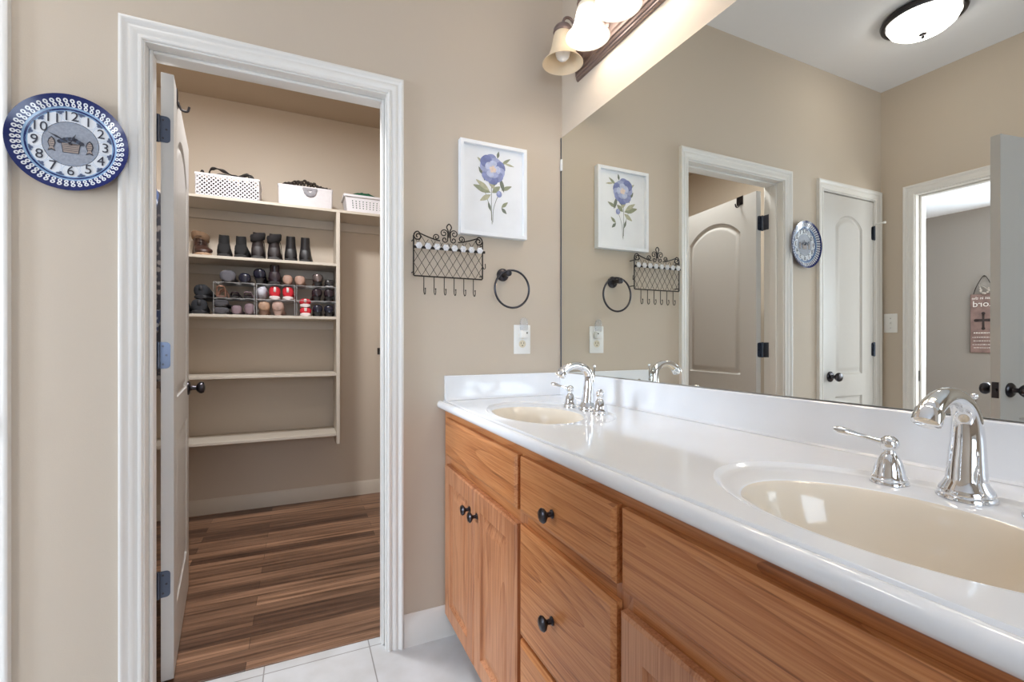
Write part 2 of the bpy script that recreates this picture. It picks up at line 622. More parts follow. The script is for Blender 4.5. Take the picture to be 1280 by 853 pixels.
def door_frame(name, label, a0, a1, top, mpf, depth, stop0, stop1, both=True):
    """jambs + stops + casings around an opening. mpf(a, d, z): d = distance into the wall from the bathroom face"""
    t = struct(name, label, mpf((a0 + a1) / 2, 0, 0))
    c = 0.005

    def bx(bm, A0, A1, d0, d1, z0, z1, bev=0.001):
        p, q = mpf(A0, d0, z0), mpf(A1, d1, z1)
        box(bm, min(p[0], q[0]), max(p[0], q[0]), min(p[1], q[1]), max(p[1], q[1]), z0, z1, bev, 1)
    b = NB()
    bx(b, a0 - 0.012, a0, -0.001, depth + 0.001, 0, top + 0.012)
    bx(b, a1, a1 + 0.012, -0.001, depth + 0.001, 0, top + 0.012)
    bx(b, a0, a1, -0.001, depth + 0.001, top, top + 0.012)
    obj('jamb', b, M['trim'], t)
    b = NB()
    bx(b, a0, a0 + 0.011, stop0, stop1, 0, top, 0.003)
    bx(b, a1 - 0.011, a1, stop0, stop1, 0, top, 0.003)
    bx(b, a0 + 0.011, a1 - 0.011, stop0, stop1, top - 0.011, top, 0.003)
    obj('door_stop', b, M['trim'], t)
    b = NB(); sweep_casing(b, CASING, a0 - c, a1 + c, top + c, lambda a, tt, z: mpf(a, -tt, z))
    obj('casing', b, M['trim'], t)
    if both:
        b = NB(); sweep_casing(b, CASING, a0 - c, a1 + c, top + c, lambda a, tt, z: mpf(a, depth + tt, z))
        obj('casing', b, M['trim'], t)
    return t


door_frame('trim_1', 'white moulded casing around the closet doorway', CX0, CX1, CT, lambda a, d, z: (a, d, z), TH, 0.036, 0.077)
door_frame('trim_2', 'white casing around the narrow linen closet door', LX0, LX1, LT, lambda a, d, z: (a, d, z), TH, 0.042, 0.06, False)
door_frame('trim_3', 'white casing around the entry doorway in the far wall', EY0, EY1, ET, lambda a, d, z: (XD - d, a, z), TH, 0.038, 0.06)
b = NB(); box(b, -1.472, -0.76, 0.094, 0.112, 0.0, 0.004, 0.0015)
st(obj('trim_4', b, M['wood_floor'], smooth=False), 'wood edge strip between closet planks and bathroom tile')


def baseboard(name, label, pts, hgt=0.118, th=0.014):
    """pts: [(p, q, nx, ny)] wall runs with the room-side normal"""
    b = NB()
    for (p, q, nx, ny) in pts:
        prof = [(0, 0), (th + 0.002, 0), (th, 0.012), (th, hgt - 0.03), (th - 0.004, hgt - 0.022), (th - 0.004, hgt - 0.014), (th - 0.009, hgt - 0.006), (0.003, hgt), (0, hgt)]
        loft(b, [[(e[0] + nx * d, e[1] + ny * d, z) for d, z in prof] for e in (p, q)])
    return st(obj(name, b, M['trim']), label)


baseboard('baseboard_front', 'white baseboard on the clock wall', [((-0.692, 0), (-0.47, 0), 0, -1), ((-1.777, 0), (-1.541, 0), 0, -1)])
bb = baseboard('baseboard_closet', 'low baseboard along the closet back wall', [((XD, CYB), (0, CYB), 0, -1), ((XD, TH), (XD, CYB - 0.016), 1, 0)], 0.1)
bb.data.materials[0] = M['shelf']
baseboard('baseboard_left', 'white baseboard on the far wall', [((XD, YB), (XD, EY0 - 0.063), 1, 0), ((XD, EY1 + 0.063), (XD, 0), 1, 0)])
baseboard('baseboard_back', 'white baseboard under the window', [((XD + 0.016, YB), (0, YB), 0, 1)])


# ------------------------------------------------------------------ doors
def knob_set(parent, x, z, t):
    """door knob with rose on both faces of a slab lying in local y 0..t; local coordinates"""
    for s, y0 in ((-1, 0.0), (1, t)):
        b = NB()
        lathe(b, [(0.001, 0), (0.032, 0), (0.032, s * 0.004), (0.027, s * 0.009), (0.012, s * 0.012), (0.010, s * 0.018), (0.010, s * 0.032), (0.018, s * 0.036),
                  (0.026, s * 0.045), (0.0275, s * 0.053), (0.023, s * 0.062), (0.012, s * 0.066), (0.001, s * 0.067)], (x, y0, z), 'y', 24)
        obj('door_knob', b, M['bronze'], parent, world=False)


def make_door(name, label, w, h, t, loc, rotz, hinge_side_y, knob_off=0.06, flip=1):
    """slab: local x 0..w (hinge at 0), local y 0..t, two moulded panels with an arched upper one"""
    d = struct(name, label, loc, rotz)
    b = NB()
    outer = [(0, 0), (w, 0), (w, h), (0, h)]
    sm = 0.122
    arch = 0.075 if w < 0.6 else 0.1
    pans = [arch_loop(sm, w - sm, 0.935, h - 0.115, arch), arch_loop(sm, w - sm, 0.2, 0.8, 0)]
    steps = [(0.004, 0.006), (0.012, 0.0105), (0.018, 0.0105), (0.030, 0.004), (0.042, 0.0015), (0.046, 0.0015)]
    A = panel_face(b, outer, pans, lambda x, z, dd: (x, dd, z), steps)
    B = panel_face(b, outer, pans, lambda x, z, dd: (x, t - dd, z), steps)
    bridge(b, A, B)
    obj('door_slab', b, M['door'], d, world=False, ang=0.5)
    return d


def hinge(parent, x_pin, y_pin, z, leaves, local=False):
    """leaves: list of (x0,x1,y0,y1) thin plates; plus knuckle"""
    h = NB()
    lathe(h, [(0.001, -0.047), (0.004, -0.046), (0.006, -0.044), (0.006, 0.044), (0.004, 0.046), (0.001, 0.047)], (x_pin, y_pin, z), 'z', 12)
    ho = obj('hinge', h, M['hinge'], parent, world=not local)
    for (x0, x1, y0, y1, cut) in leaves:
        l = NB()
        rr = 0.012
        pts = []
        # rounded plate, the rounded side opposite the pin
        ax = abs(x1 - x0) > abs(y1 - y0)
        a0, a1 = (x0, x1) if ax else (y0, y1)
        s = 1 if a1 > a0 else -1
        prof = [(a0, -0.044)]
        for k in range(5):
            t = -PI / 2 + k * PI / 8
            prof.append((a1 - s * rr + s * rr * math.cos(t), -0.044 + rr + rr * math.sin(t)))
        for k in range(5):
            t = k * PI / 8
            prof.append((a1 - s * rr + s * rr * math.cos(t), 0.044 - rr + rr * math.sin(t)))
        prof.append((a0, 0.044))
        r0 = [(p, y0, z + q) if ax else (x0, p, z + q) for p, q in prof]
        r1 = [(p, y1, z + q) if ax else (x1, p, z + q) for p, q in prof]
        loft(l, [r0, r1])
        lo = obj('hinge_leaf', l, M['hinge'], ho, world=not local)
        sc = NB()
        for (u, v) in ((0.35, -0.03), (0.65, 0.0), (0.35, 0.03)):
            p = a0 + (a1 - a0) * u
            if ax:
                lathe(sc, [(0.001, y0 - cut * 0.0006), (0.0035, y0 - cut * 0.0006), (0.0035, y0), (0.001, y0)], (p, 0, z + v), 'y', 10)
            else:
                lathe(sc, [(0.001, x0 - cut * 0.0006), (0.0035, x0 - cut * 0.0006), (0.0035, x0), (0.001, x0)], (0, p, z + v), 'x', 10)
        obj('screw', sc, M['bronze'], ho, world=not local)


# closet door: swings into the closet, about 97 degrees
DA = math.radians(97)
pin = Vector((-1.474, 0.128, 0.012))
# local slab x 0..w, y 0..t; closed slab lies on the bathroom side of the pin
dw, dt, dh = 0.712, 0.035, 2.035
ca, sa = math.cos(DA), math.sin(DA)
loc = pin + Vector((0.004 * ca + 0.042 * sa, 0.004 * sa - 0.042 * ca, 0))
d1 = make_door('door_1', 'open white closet door with arched panel, edge on to the camera', dw, dh, dt, loc, DA, 0)
knob_set(d1, dw - 0.062, 0.925, dt)
for z in (1.845, 1.09, 0.325):
    hinge(d1, -0.004, 0.042, z, [(-0.0015, -0.0002, 0.040, 0.009, 1)], True)
b = NB(); box(b, dw - 0.0005, dw + 0.0012, 0.006, 0.029, 0.895, 0.955, 0.0004, 1)
obj('latch_plate', b, M['bronze'], d1, world=False)
# jamb-side hinge leaves of the closet doorway
for z in (1.857, 1.102, 0.337):
    l = NB(); box(l, CX0 - 0.0003, CX0 + 0.0012, 0.088, 0.122, z - 0.044, z + 0.044, 0.0004, 1)
    obj('hinge_leaf', l, M['hinge'], bpy.data.objects['trim_1'])
# linen door: closed, hinges at the far wall side
d2 = make_door('door_2', 'closed narrow white linen closet door with arched panel', 0.522, 2.045, 0.035, (LX0 + 0.003, 0.003, 0.012), 0, 0)
knob_set(d2, 0.522 - 0.07, 0.925, 0.035)
for z in (1.845, 1.09, 0.325):
    hinge(d2, -0.001, -0.006, z, [(0.001, 0.022, -0.0012, 0.0004, 1), (-0.003, -0.022, -0.0042, -0.003, 1)], True)
b = NB()
tube(b, [(-0.001, -0.01, 1.902), (0.0, -0.03, 1.902), (0.0, -0.058, 1.902)], 0.004)
lathe(b, [(0.001, -0.058), (0.008, -0.058), (0.008, -0.07), (0.001, -0.07)], (0, 0, 1.902), 'y', 12)
obj('hinge_pin_stop', b, M['white_plastic'], d2, world=False)
# entry door: opens into the bathroom
EA = math.radians(9)
d3 = make_door('door_3', 'open white entry door seen edge on in the mirror', 0.712, 2.04, 0.035, (XD + 0.012, EY0 + 0.004, 0.012), EA, 0)
knob_set(d3, 0.712 - 0.062, 0.925, 0.035)
b = NB(); box(b, 0.7115, 0.7135, 0.005, 0.030, 0.89, 0.96, 0.0005, 1)
lathe(b, [(0.001, 0.7135), (0.008, 0.7135), (0.008, 0.719), (0.001, 0.719)], (0, 0.0175, 0.925), 'x', 12)
obj('latch_plate', b, M['bronze'], d3, world=False)
b = NB(); box(b, XD - 0.06, XD - 0.03, EY1 - 0.0016, EY1 + 0.0004, 0.905, 0.97, 0.0005, 1)
obj('strike_plate', b, M['bronze'], bpy.data.objects['trim_3'])
b = NB(); box(b, LX1 - 0.0016, LX1 + 0.0004, 0.006, 0.036, 0.905, 0.97, 0.0005, 1)
obj('strike_plate', b, M['bronze'], bpy.data.objects['trim_2'])

# ------------------------------------------------------------------ mirror
mr = thing('vanity_mirror', 'large frameless wall mirror above the double vanity', 'mirror', (0, -0.9, 1.016))
b = NB(); box(b, -0.008, -0.002, -1.83, -0.0085, 1.018, 2.040, 0.0007, 1)
obj('mirror_glass', b, M['mirror'], mr, smooth=False)
b = NB(); box(b, -0.002, -0.0002, -1.829, -0.009, 1.019, 2.039)
obj('mirror_backing', b, M['rubber'], mr, smooth=False)
b = NB(); box(b, -0.0092, -0.0004, -0.0087, -0.0035, 1.018, 2.040)
obj('gap_shade_strip', b, M['hinge'], mr, smooth=False)  # dark strip standing in for the shaded gap between mirror and wall
for z in (1.92,):
    b = NB(); box(b, -0.0125, -0.0003, -0.014, -0.0015, z - 0.025, z + 0.025, 0.002)
    obj('mirror_clip', b, M['white_plastic'], mr)

# ------------------------------------------------------------------ vanity
VY0, VY1 = -1.81, -0.003
va = thing('vanity_cabinet', 'oak double vanity cabinet with dark round knobs under the white top', 'cabinet', (-0.27, -0.9, 0))
b = NB()
box(b, -0.512, -0.002, VY0 + 0.002, VY0 + 0.018, 0.10, 0.884)
box(b, -0.512, -0.002, VY1 - 0.018, VY1 - 0.002, 0.10, 0.884)
box(b, -0.512, -0.002, VY0 + 0.018, VY1 - 0.018, 0.10, 0.116)
box(b, -0.010, -0.002, VY0 + 0.018, VY1 - 0.018, 0.116, 0.884)
obj('carcass', b, M['oak_v'], va, smooth=False)
b = NB(); box(b, -0.455, -0.002, VY0 + 0.002, VY1 - 0.002, 0.0, 0.10)
obj('toe_kick', b, M['toe'], va, smooth=False)
FX = -0.530
# face frame: rails and stiles
for z0, z1, dx in ((0.845, 0.888, 0.0), (0.10, 0.135, 0.0), (0.672, 0.733, 0.0005), (0.392, 0.424, 0.0005)):
    b = NB(); box(b, FX + dx, -0.512, VY0 + dx * 60, VY1 - dx * 60, z0, z1, 0.001, 1)
    obj('rail', b, M['oak_h'], va)
for y0, y1 in ((VY0, VY0 + 0.04), (-1.125, -1.08), (-0.725, -0.68), (VY1 - 0.065, VY1)):
    b = NB(); box(b, FX + 0.0003, -0.512, y0, y1, 0.135, 0.845)
    obj('stile', b, M['oak_v'], va)
FR = -0.549


def slab_front(name, y0, y1, z0, z1, m):
    b = NB()
    t0, t1, e = FX - 0.0005, FR, 0.011
    loft(b, [[(t0, y0, z0), (t0, y1, z0), (t0, y1, z1), (t0, y0, z1)],
             [(t1 + 0.006, y0, z0), (t1 + 0.006, y1, z0), (t1 + 0.006, y1, z1), (t1 + 0.006, y0, z1)],
             [(t1 + 0.003, y0 + 0.004, z0 + 0.004), (t1 + 0.003, y1 - 0.004, z0 + 0.004), (t1 + 0.003, y1 - 0.004, z1 - 0.004), (t1 + 0.003, y0 + 0.004, z1 - 0.004)],
             [(t1, y0 + e, z0 + e), (t1, y1 - e, z0 + e), (t1, y1 - e, z1 - e), (t1, y0 + e, z1 - e)]])
    return obj(name, b, m, va, ang=0.3)


def cab_knob(parent, y, z):
    b = NB()
    lathe(b, [(0.001, FR), (0.0095, FR), (0.0095, FR - 0.002), (0.006, FR - 0.005), (0.0055, FR - 0.013), (0.010, FR - 0.017), (0.0155, FR - 0.021), (0.0165, FR - 0.025), (0.013, FR - 0.029), (0.001, FR - 0.031)], (0, y, z), 'x', 20)
    obj('knob', b, M['bronze'], parent)


def cab_door(y0, y1, z0, z1, ky):
    b = NB()
    t0, t1 = FX - 0.0005, FR
    e = 0.006
    o0 = [(y0, z0), (y1, z0), (y1, z1), (y0, z1)]
    oo = inset(o0, e)
    s = 0.058
    pan = [[(y0 + s, z0 + s), (y1 - s, z0 + s), (y1 - s, z1 - s), (y0 + s, z1 - s)]]
    L = panel_face(b, oo, pan, lambda y, z, d: (t1 + d, y, z), [(0.004, 0.0085), (0.010, 0.0105), (0.044, 0.002), (0.047, 0.002)])
    A = [b.verts.new((t1 + 0.004, y, z)) for y, z in o0]
    B = [b.verts.new((t0, y, z)) for y, z in o0]
    bridge(b, L, A)
    bridge(b, A, B)
    b.faces.new(B)
    o = obj('cabinet_door', b, M['oak_v'], va, ang=0.3)
    cab_knob(o, ky, 0.607)
    return o


slab_front('false_front', -0.693, -0.060, 0.720, 0.860, M['oak_h'])
slab_front('false_front', -1.745, -1.112, 0.720, 0.860, M['oak_h'])
cab_door(-0.374, -0.060, 0.118, 0.684, -0.343)
cab_door(-0.693, -0.379, 0.118, 0.684, -0.410)
cab_door(-1.426, -1.112, 0.118, 0.684, -1.395)
cab_door(-1.745, -1.431, 0.118, 0.684, -1.462)
for z0, z1, kz in ((0.722, 0.860, 0.772), (0.413, 0.690, 0.54), (0.118, 0.402, 0.27)):
    o = slab_front('drawer', -1.097, -0.711, z0, z1, M['oak_h'])
    cab_knob(o, -0.88, kz)

# countertop with two integral bowls
CZ = 0.920
ct = thing('countertop', 'glossy white marble vanity top with two moulded oval sinks', 'countertop', (-0.27, -0.9, 0.889))
SINKS = [(-0.312, -0.43), (-0.312, -1.414)]
AX, AY = 0.188, 0.268
NE = 64


def ell(cx, cy, ax, ay, z):
    return [(cx + ax * math.cos(2 * PI * i / NE), cy + ay * math.sin(2 * PI * i / NE), z) for i in range(NE)]


CY0, CY1 = -1.83, -0.001
b = NB()
L = filled(b, [[(-0.536, CY0), (-0.001, CY0), (-0.001, CY1), (-0.536, CY1)]] + [[(p[0], p[1]) for p in ell(cx, cy, AX, AY, 0)] for cx, cy in SINKS], lambda x, y: (x, y, CZ))
# front nose profile
nose = [(-0.536, CZ), (-0.5370, CZ - 0.0010), (-0.5380, CZ - 0.0052), (-0.5410, CZ - 0.0058), (-0.5425, CZ - 0.0035), (-0.544, CZ - 0.0022)]
for k in range(9):
    t = PI / 2 + k * PI / 8
    nose.append((-0.547 + 0.0155 * math.cos(t) * 0.95, CZ - 0.0165 + 0.0155 * math.sin(t)))
nose += [(-0.540, CZ - 0.033), (-0.515, CZ - 0.033)]
loft(b, [[(x, y, z) for x, z in nose] for y in (CY0, CY1)], close=False)
for y in (CY0, CY1):
    b.faces.new([b.verts.new((x, y, z)) for x, z in nose + [(-0.515, CZ)]])
obj('top_slab', b, M['marble'], ct, ang=0.6)
for (cx, cy) in SINKS:
    b = NB()
    bx, by = 0.138, 0.182          # bowl edge
    ox = -0.045                    # the bowl sits forward of the faucet deck
    prof = []
    # soft step at the outer rim, flat deck falling gently, rounded bowl edge, bowl
    rim = [(1.0, CZ), (0.985, CZ - 0.0012), (0.965, CZ - 0.0045), (0.945, CZ - 0.006), (0.90, CZ - 0.0062)]
    rings = [ell(cx, cy, AX * k, AY * k, z) for k, z in rim]
    for k, z in ((1.045, CZ - 0.0066), (1.02, CZ - 0.0078), (1.0, CZ - 0.0125), (0.965, CZ - 0.022), (0.93, CZ - 0.038), (0.88, CZ - 0.062), (0.80, CZ - 0.088), (0.66, CZ - 0.112), (0.45, CZ - 0.127), (0.22, CZ - 0.134), (0.12, CZ - 0.136)):
        rings.append(ell(cx + ox, cy, bx * k, by * k, z))
    rings.append(ell(cx + ox, cy, 0.016, 0.016, CZ - 0.138))
    loft(b, rings, caps=False)
    for f in b.faces:
        f.material_index = 1 if f.calc_center_median().z < CZ - 0.0085 else 0
    so = obj('sink_basin', b, [M['marble'], M['marble_bowl']], ct, ang=1.2)
    b = NB()
    lathe(b, [(0.026, CZ - 0.1372), (0.025, CZ - 0.134), (0.019, CZ - 0.1345), (0.016, CZ - 0.139), (0.014, CZ - 0.139), (0.013, CZ - 0.132), (0.001, CZ - 0.131)], (cx + ox, cy, 0), 'z', 24)
    obj('drain', b, M['chrome'], so)
# splashes with a small cove
b = NB()
prof = [(-0.001, 1.016), (-0.017, 1.016), (-0.020, 1.013), (-0.020, CZ + 0.010), (-0.023, CZ + 0.004), (-0.030, CZ + 0.0005), (-0.001, CZ + 0.0005)]
loft(b, [[(x, y, z) for x, z in prof] for y in (CY0, -0.001)])
obj('backsplash', b, M['marble'], ct, ang=0.5)
b = NB()
prof = [(-0.0015, 1.0157), (-0.017, 1.0157), (-0.020, 1.0127), (-0.020, CZ + 0.010), (-0.023, CZ + 0.004), (-0.030, CZ + 0.0007), (-0.0015, CZ + 0.0007)]
loft(b, [[(x, y, z) for y, z in prof] for x in (-0.533, -0.0205)])
obj('side_splash', b, M['marble'], ct, ang=0.5)


# faucets
def faucet(y, label):
    dk = CZ - 0.0058
    t = thing('faucet', label, 'faucet', (-0.155, y, dk), 0, 'widespread chrome faucets')
    b = NB()
    lathe(b, [(0.001, dk), (0.0345, dk), (0.0345, dk + 0.004), (0.032, dk + 0.007), (0.0325, dk + 0.010), (0.030, dk + 0.015), (0.026, dk + 0.022), (0.0235, dk + 0.028), (0.001, dk + 0.03)], (-0.152, y, 0), 'z', 32)
    obj('spout_base', b, M['chrome'], t)
    path = catmull([(-0.152, y, dk + 0.02), (-0.150, y, dk + 0.055), (-0.148, y, dk + 0.09), (-0.152, y, dk + 0.122), (-0.168, y, dk + 0.142), (-0.194, y, dk + 0.152), (-0.224, y, dk + 0.150), (-0.249, y, dk + 0.138), (-0.261, y, dk + 0.122)], 5)
    n = len(path)
    rr = []
    for i in range(n):
        u = i / (n - 1)
        rr.append(0.0245 - 0.0115 * min(1, u / 0.55) + (0.0025 * max(0, (u - 0.72) / 0.28)))
    b = NB(); tube(b, path, rr, 20)
    tip = path[-1]; tp = path[-2]; dv = (tip - tp).normalized()
    tube(b, [tip - dv * 0.016, tip - dv * 0.014, tip + dv * 0.004, tip + dv * 0.006], [0.0153, 0.0168, 0.0168, 0.014], 20)
    obj('spout', b, M['chrome'], t)
    b = NB(); tube(b, [(-0.128, y, dk + 0.10), (-0.128, y, dk + 0.145)], 0.0022, 8)
    sphere(b, (-0.128, y, dk + 0.149), 0.005, 1, 12, 8)
    obj('lift_rod', b, M['chrome'], t)
    for s in (1, -1):
        hy = y + s * 0.09
        hx = -0.168
        b = NB()
        lathe(b, [(0.001, dk), (0.0265, dk), (0.0265, dk + 0.003), (0.024, dk + 0.006), (0.0245, dk + 0.009), (0.022, dk + 0.013), (0.0205, dk + 0.022), (0.0165, dk + 0.036), (0.011, dk + 0.046), (0.0085, dk + 0.050),
                  (0.0085, dk + 0.054), (0.0115, dk + 0.057), (0.0135, dk + 0.064), (0.012, dk + 0.071), (0.006, dk + 0.076), (0.001, dk + 0.077)], (hx, hy, 0), 'z', 24)
        h = obj('handle', b, M['chrome'], t)
        # lever: points away from the spout, a little forward
        dx, dy = (-0.55, 0.83 * s)
        pth, rad = [], []
        for k in range(9):
            u = k / 8
            pth.append((hx + dx * (0.006 + 0.070 * u), hy + dy * (0.006 + 0.070 * u), dk + 0.065 + 0.010 * math.sin(u * PI * 0.5) + (0.006 * u * u)))
            rad.append((0.0055, 0.0045, 0.0038, 0.0036, 0.0040, 0.0052, 0.0065, 0.0068, 0.0038)[k])
        b = NB()
        tube(b, catmull(pth, 3), [rad[min(8, int(i / 3))] + (rad[min(8, int(i / 3) + 1)] - rad[min(8, int(i / 3))]) * ((i % 3) / 3) for i in range(25)], 12)
        obj('lever', b, M['chrome'], h)
    return t


faucet(-0.43, 'chrome two-handle faucet at the sink beside the closet wall')
faucet(-1.414, 'chrome two-handle faucet at the nearer sink in the foreground')


# ------------------------------------------------------------------ vanity light
def vanity_light(y0, label, first_off):
    """four bell shades on a long stepped bronze bar"""
    yl = [y0 - 0.066 - 0.171 * k for k in range(4)]
    y1 = yl[-1] - 0.066
    t = thing('vanity_light', label, 'lamp', (0, (y0 + y1) / 2, 2.222), 0, None)
    b = NB()
    prof = [(-0.0005, 2.222), (-0.012, 2.222), (-0.016, 2.226), (-0.016, 2.232), (-0.020, 2.235), (-0.022, 2.241), (-0.021, 2.246), (-0.026, 2.249), (-0.028, 2.256), (-0.026, 2.262), (-0.030, 2.266), (-0.030, 2.319), (-0.026, 2.323), (-0.028, 2.329), (-0.026, 2.336), (-0.021, 2.339), (-0.022, 2.344), (-0.020, 2.350), (-0.016, 2.353), (-0.016, 2.359), (-0.012, 2.363), (-0.0005, 2.363)]
    n = len(prof)
    cz = (2.222 + 2.363) / 2
    rings = []
    for y, k in ((y0, -1), (y1, 1)):
        # mitred ends: deeper profile points are pulled in
        rings.append([(x, y + k * (-(x) * 0.9), z) for x, z in prof])
    # proud ends are bevelled inwards
    rings = [[(x, y0 - (-x) * 0.7, z) for x, z in prof], [(x, y1 + (-x) * 0.7, z) for x, z in prof]]
    loft(b, rings)
    obj('back_plate', b, M['bronze_plate'], t, ang=0.4)
    for i, y in enumerate(yl):
        lit = not (first_off and i == 0)
        cx = -0.112
        b = NB()
        tube(b, catmull([(-0.028, y, 2.30), (-0.040, y, 2.305), (-0.049, y, 2.335), (-0.054, y, 2.385), (-0.074, y, 2.420), (-0.100, y, 2.418), (cx, y, 2.395)], 5), 0.0055, 10)
        lathe(b, [(0.001, -0.0295), (0.022, -0.0295), (0.022, -0.033), (0.014, -0.038), (0.007, -0.041), (0.001, -0.041)], (0, y, 2.30), 'x', 20)
        a = obj('arm', b, M['bronze_plate'], t)
        b = NB()
        lathe(b, [(r, z + 0.040) for r, z in [(0.001, 2.356), (0.010, 2.355), (0.014, 2.350), (0.030, 2.340), (0.036, 2.330), (0.0375, 2.318), (0.033, 2.314), (0.030, 2.314), (0.028, 2.325), (0.001, 2.33)]], (cx, y, 0), 'z', 28)
        obj('cup', b, M['bronze_plate'], a)
        b = NB()
        outer = [(0.030, 2.318), (0.033, 2.312), (0.037, 2.298), (0.0405, 2.280), (0.044, 2.262), (0.048, 2.246), (0.055, 2.228), (0.066, 2.212), (0.076, 2.202), (0.080, 2.197)]
        outer = [(r, z + 0.040) for r, z in outer]
        inner = [(r - 0.004, z + 0.0005) for r, z in reversed(outer)]
        lathe(b, outer + [(0.079, 2.2355)] + inner, (cx, y, 0), 'z', 40, caps=False)
        sh = obj('shade', b, M['shade_lit'] if lit else M['shade_off'], t, ang=1.2)
        b = NB()
        lathe(b, [(r, z + 0.036) for r, z in [(0.001, 2.325), (0.013, 2.324), (0.013, 2.295), (0.016, 2.288), (0.024, 2.268), (0.0285, 2.250), (0.0285, 2.238), (0.024, 2.224), (0.015, 2.215), (0.001, 2.211)]], (cx, y, 0), 'z', 24)
        obj('bulb', b, M['bulb_on'] if lit else M['bulb_off'], t, ang=1.2)


vanity_light(-0.128, 'bronze bar light with frosted bell shades above the mirror', True)
vanity_light(-1.075, 'added unseen bronze bar light with frosted bell shades above the nearer sink, out of frame', False)  # second bar light added out of view to brighten the near counter

# ------------------------------------------------------------------ ceiling dome light
t = thing('ceiling_light', 'flush dome ceiling light with dark bronze pan, seen in the mirror', 'lamp', (-1.80, -0.51, H))
c = (-1.80, -0.51, 0)
b = NB(); lathe(b, [(0.001, H - 0.0005), (0.150, H - 0.0005), (0.165, H - 0.006), (0.170, H - 0.018), (0.166, H - 0.030), (0.155, H - 0.036), (0.146, H - 0.034), (0.143, H - 0.02), (0.001, H - 0.018)], c, 'z', 48)
obj('pan', b, M['bronze'], t)
b = NB(); lathe(b, [(0.142, H - 0.025), (0.141, H - 0.04), (0.130, H - 0.062), (0.105, H - 0.082), (0.07, H - 0.095), (0.03, H - 0.101), (0.001, H - 0.102)], c, 'z', 48, caps=False)
obj('glass_dome', b, M['dome'], t, ang=1.2)
b = NB(); lathe(b, [(0.001, H - 0.098), (0.016, H - 0.101), (0.016, H - 0.104), (0.006, H - 0.107), (0.005, H - 0.114), (0.008, H - 0.118), (0.006, H - 0.123), (0.001, H - 0.125)], c, 'z', 20)
obj('finial', b, M['bronze'], t)


# ------------------------------------------------------------------ wall clock (ceramic plate)
def disc_poly(bm, pts, mp, mi=0):
    f = bm.faces.new([bm.verts.new(mp(*p)) for p in pts])
    f.material_index = mi
    return f


def ellipse_pts(cx, cz, rx, rz, n=14, rot=0.0):
    out = []
    for i in range(n):
        a = 2 * PI * i / n
        u, v = rx * math.cos(a), rz * math.sin(a)
        out.append((cx + u * math.cos(rot) - v * math.sin(rot), cz + u * math.sin(rot) + v * math.cos(rot)))
    return out


def text_bm(txt, size, depth=0.0006):
    cu = bpy.data.curves.new('lettering', 'FONT')
    cu.body = txt
    cu.size = size
    cu.extrude = depth / 2
    cu.align_x = 'CENTER'
    cu.align_y = 'CENTER'
    cu.resolution_u = 3
    o = bpy.data.objects.new('lettering', cu)
    COL.objects.link(o)
    dg = bpy.context.evaluated_depsgraph_get()
    me = bpy.data.meshes.new_from_object(o.evaluated_get(dg))
    bm = NB()
    bm.from_mesh(me)
    bpy.data.objects.remove(o)
    bpy.data.meshes.remove(me)
    return bm


CKX, CKZ, CKR = -1.646, 1.716, 0.137
M['cobalt'] = mat('cobalt_glaze', (18, 34, 96), 0.2, coat=0.15, var=0.1, vscale=30)
M['pale_blue'] = mat('pale_blue_glaze', (140, 172, 208), 0.15, coat=0.5)
M['white_glaze'] = mat('white_glaze', (226, 230, 236), 0.15, coat=0.5)
M['grey_glaze'] = mat('speckled_grey_glaze', (150, 156, 168), 0.25, coat=0.3, var=0.12, vscale=160)
M['ink'] = mat('dark_ink', (52, 54, 66), 0.4)
M['clay'] = mat('warm_clay_ink', (158, 144, 136), 0.4)
ck = thing('wall_clock', 'round blue and white ceramic plate clock with large numerals', 'clock', (CKX, -0.002, CKZ))


def ck_y(r):
    """front surface of the dish at radius r (toward the room is negative y)"""
    k = r / CKR
    return -0.030 + 0.016 * max(0.0, min(1.0, (1.0 - k) / 0.30)) if k > 0.70 else -0.014


b = NB()
for (r0, r1, mi) in ((0.137, 0.128, 0), (0.128, 0.106, 0), (0.106, 0.101, 1), (0.101, 0.0965, 0), (0.0965, 0.0935, 1), (0.0935, 0.064, 2), (0.064, 0.0625, 4), (0.0625, 0.0, 3)):
    n = 72
    A = [b.verts.new((CKX + r0 * math.cos(2 * PI * i / n), ck_y(r0), CKZ + r0 * math.sin(2 * PI * i / n))) for i in range(n)]
    if r1 > 0:
        B = [b.verts.new((CKX + r1 * math.cos(2 * PI * i / n), ck_y(r1), CKZ + r1 * math.sin(2 * PI * i / n))) for i in range(n)]
        for i in range(n):
            f = b.faces.new((A[i], A[(i + 1) % n], B[(i + 1) % n], B[i]))
            f.material_index = mi
    else:
        f = b.faces.new(A)
        f.material_index = mi
    if r0 == 0.137:
        C = [b.verts.new((CKX + 0.134 * math.cos(2 * PI * i / n), -0.026, CKZ + 0.134 * math.sin(2 * PI * i / n))) for i in range(n)]
        D = [b.verts.new((CKX + 0.085 * math.cos(2 * PI * i / n), -0.004, CKZ + 0.085 * math.sin(2 * PI * i / n))) for i in range(n)]
        bridge(b, A, C)
        bridge(b, C, D)
        b.faces.new(D)
bmesh.ops.remove_doubles(b, verts=b.verts[:], dist=1e-5)
obj('plate', b, [M['cobalt'], M['pale_blue'], M['white_glaze'], M['grey_glaze'], M['ink']], ck, ang=1.0)
b = NB()
NM = 50
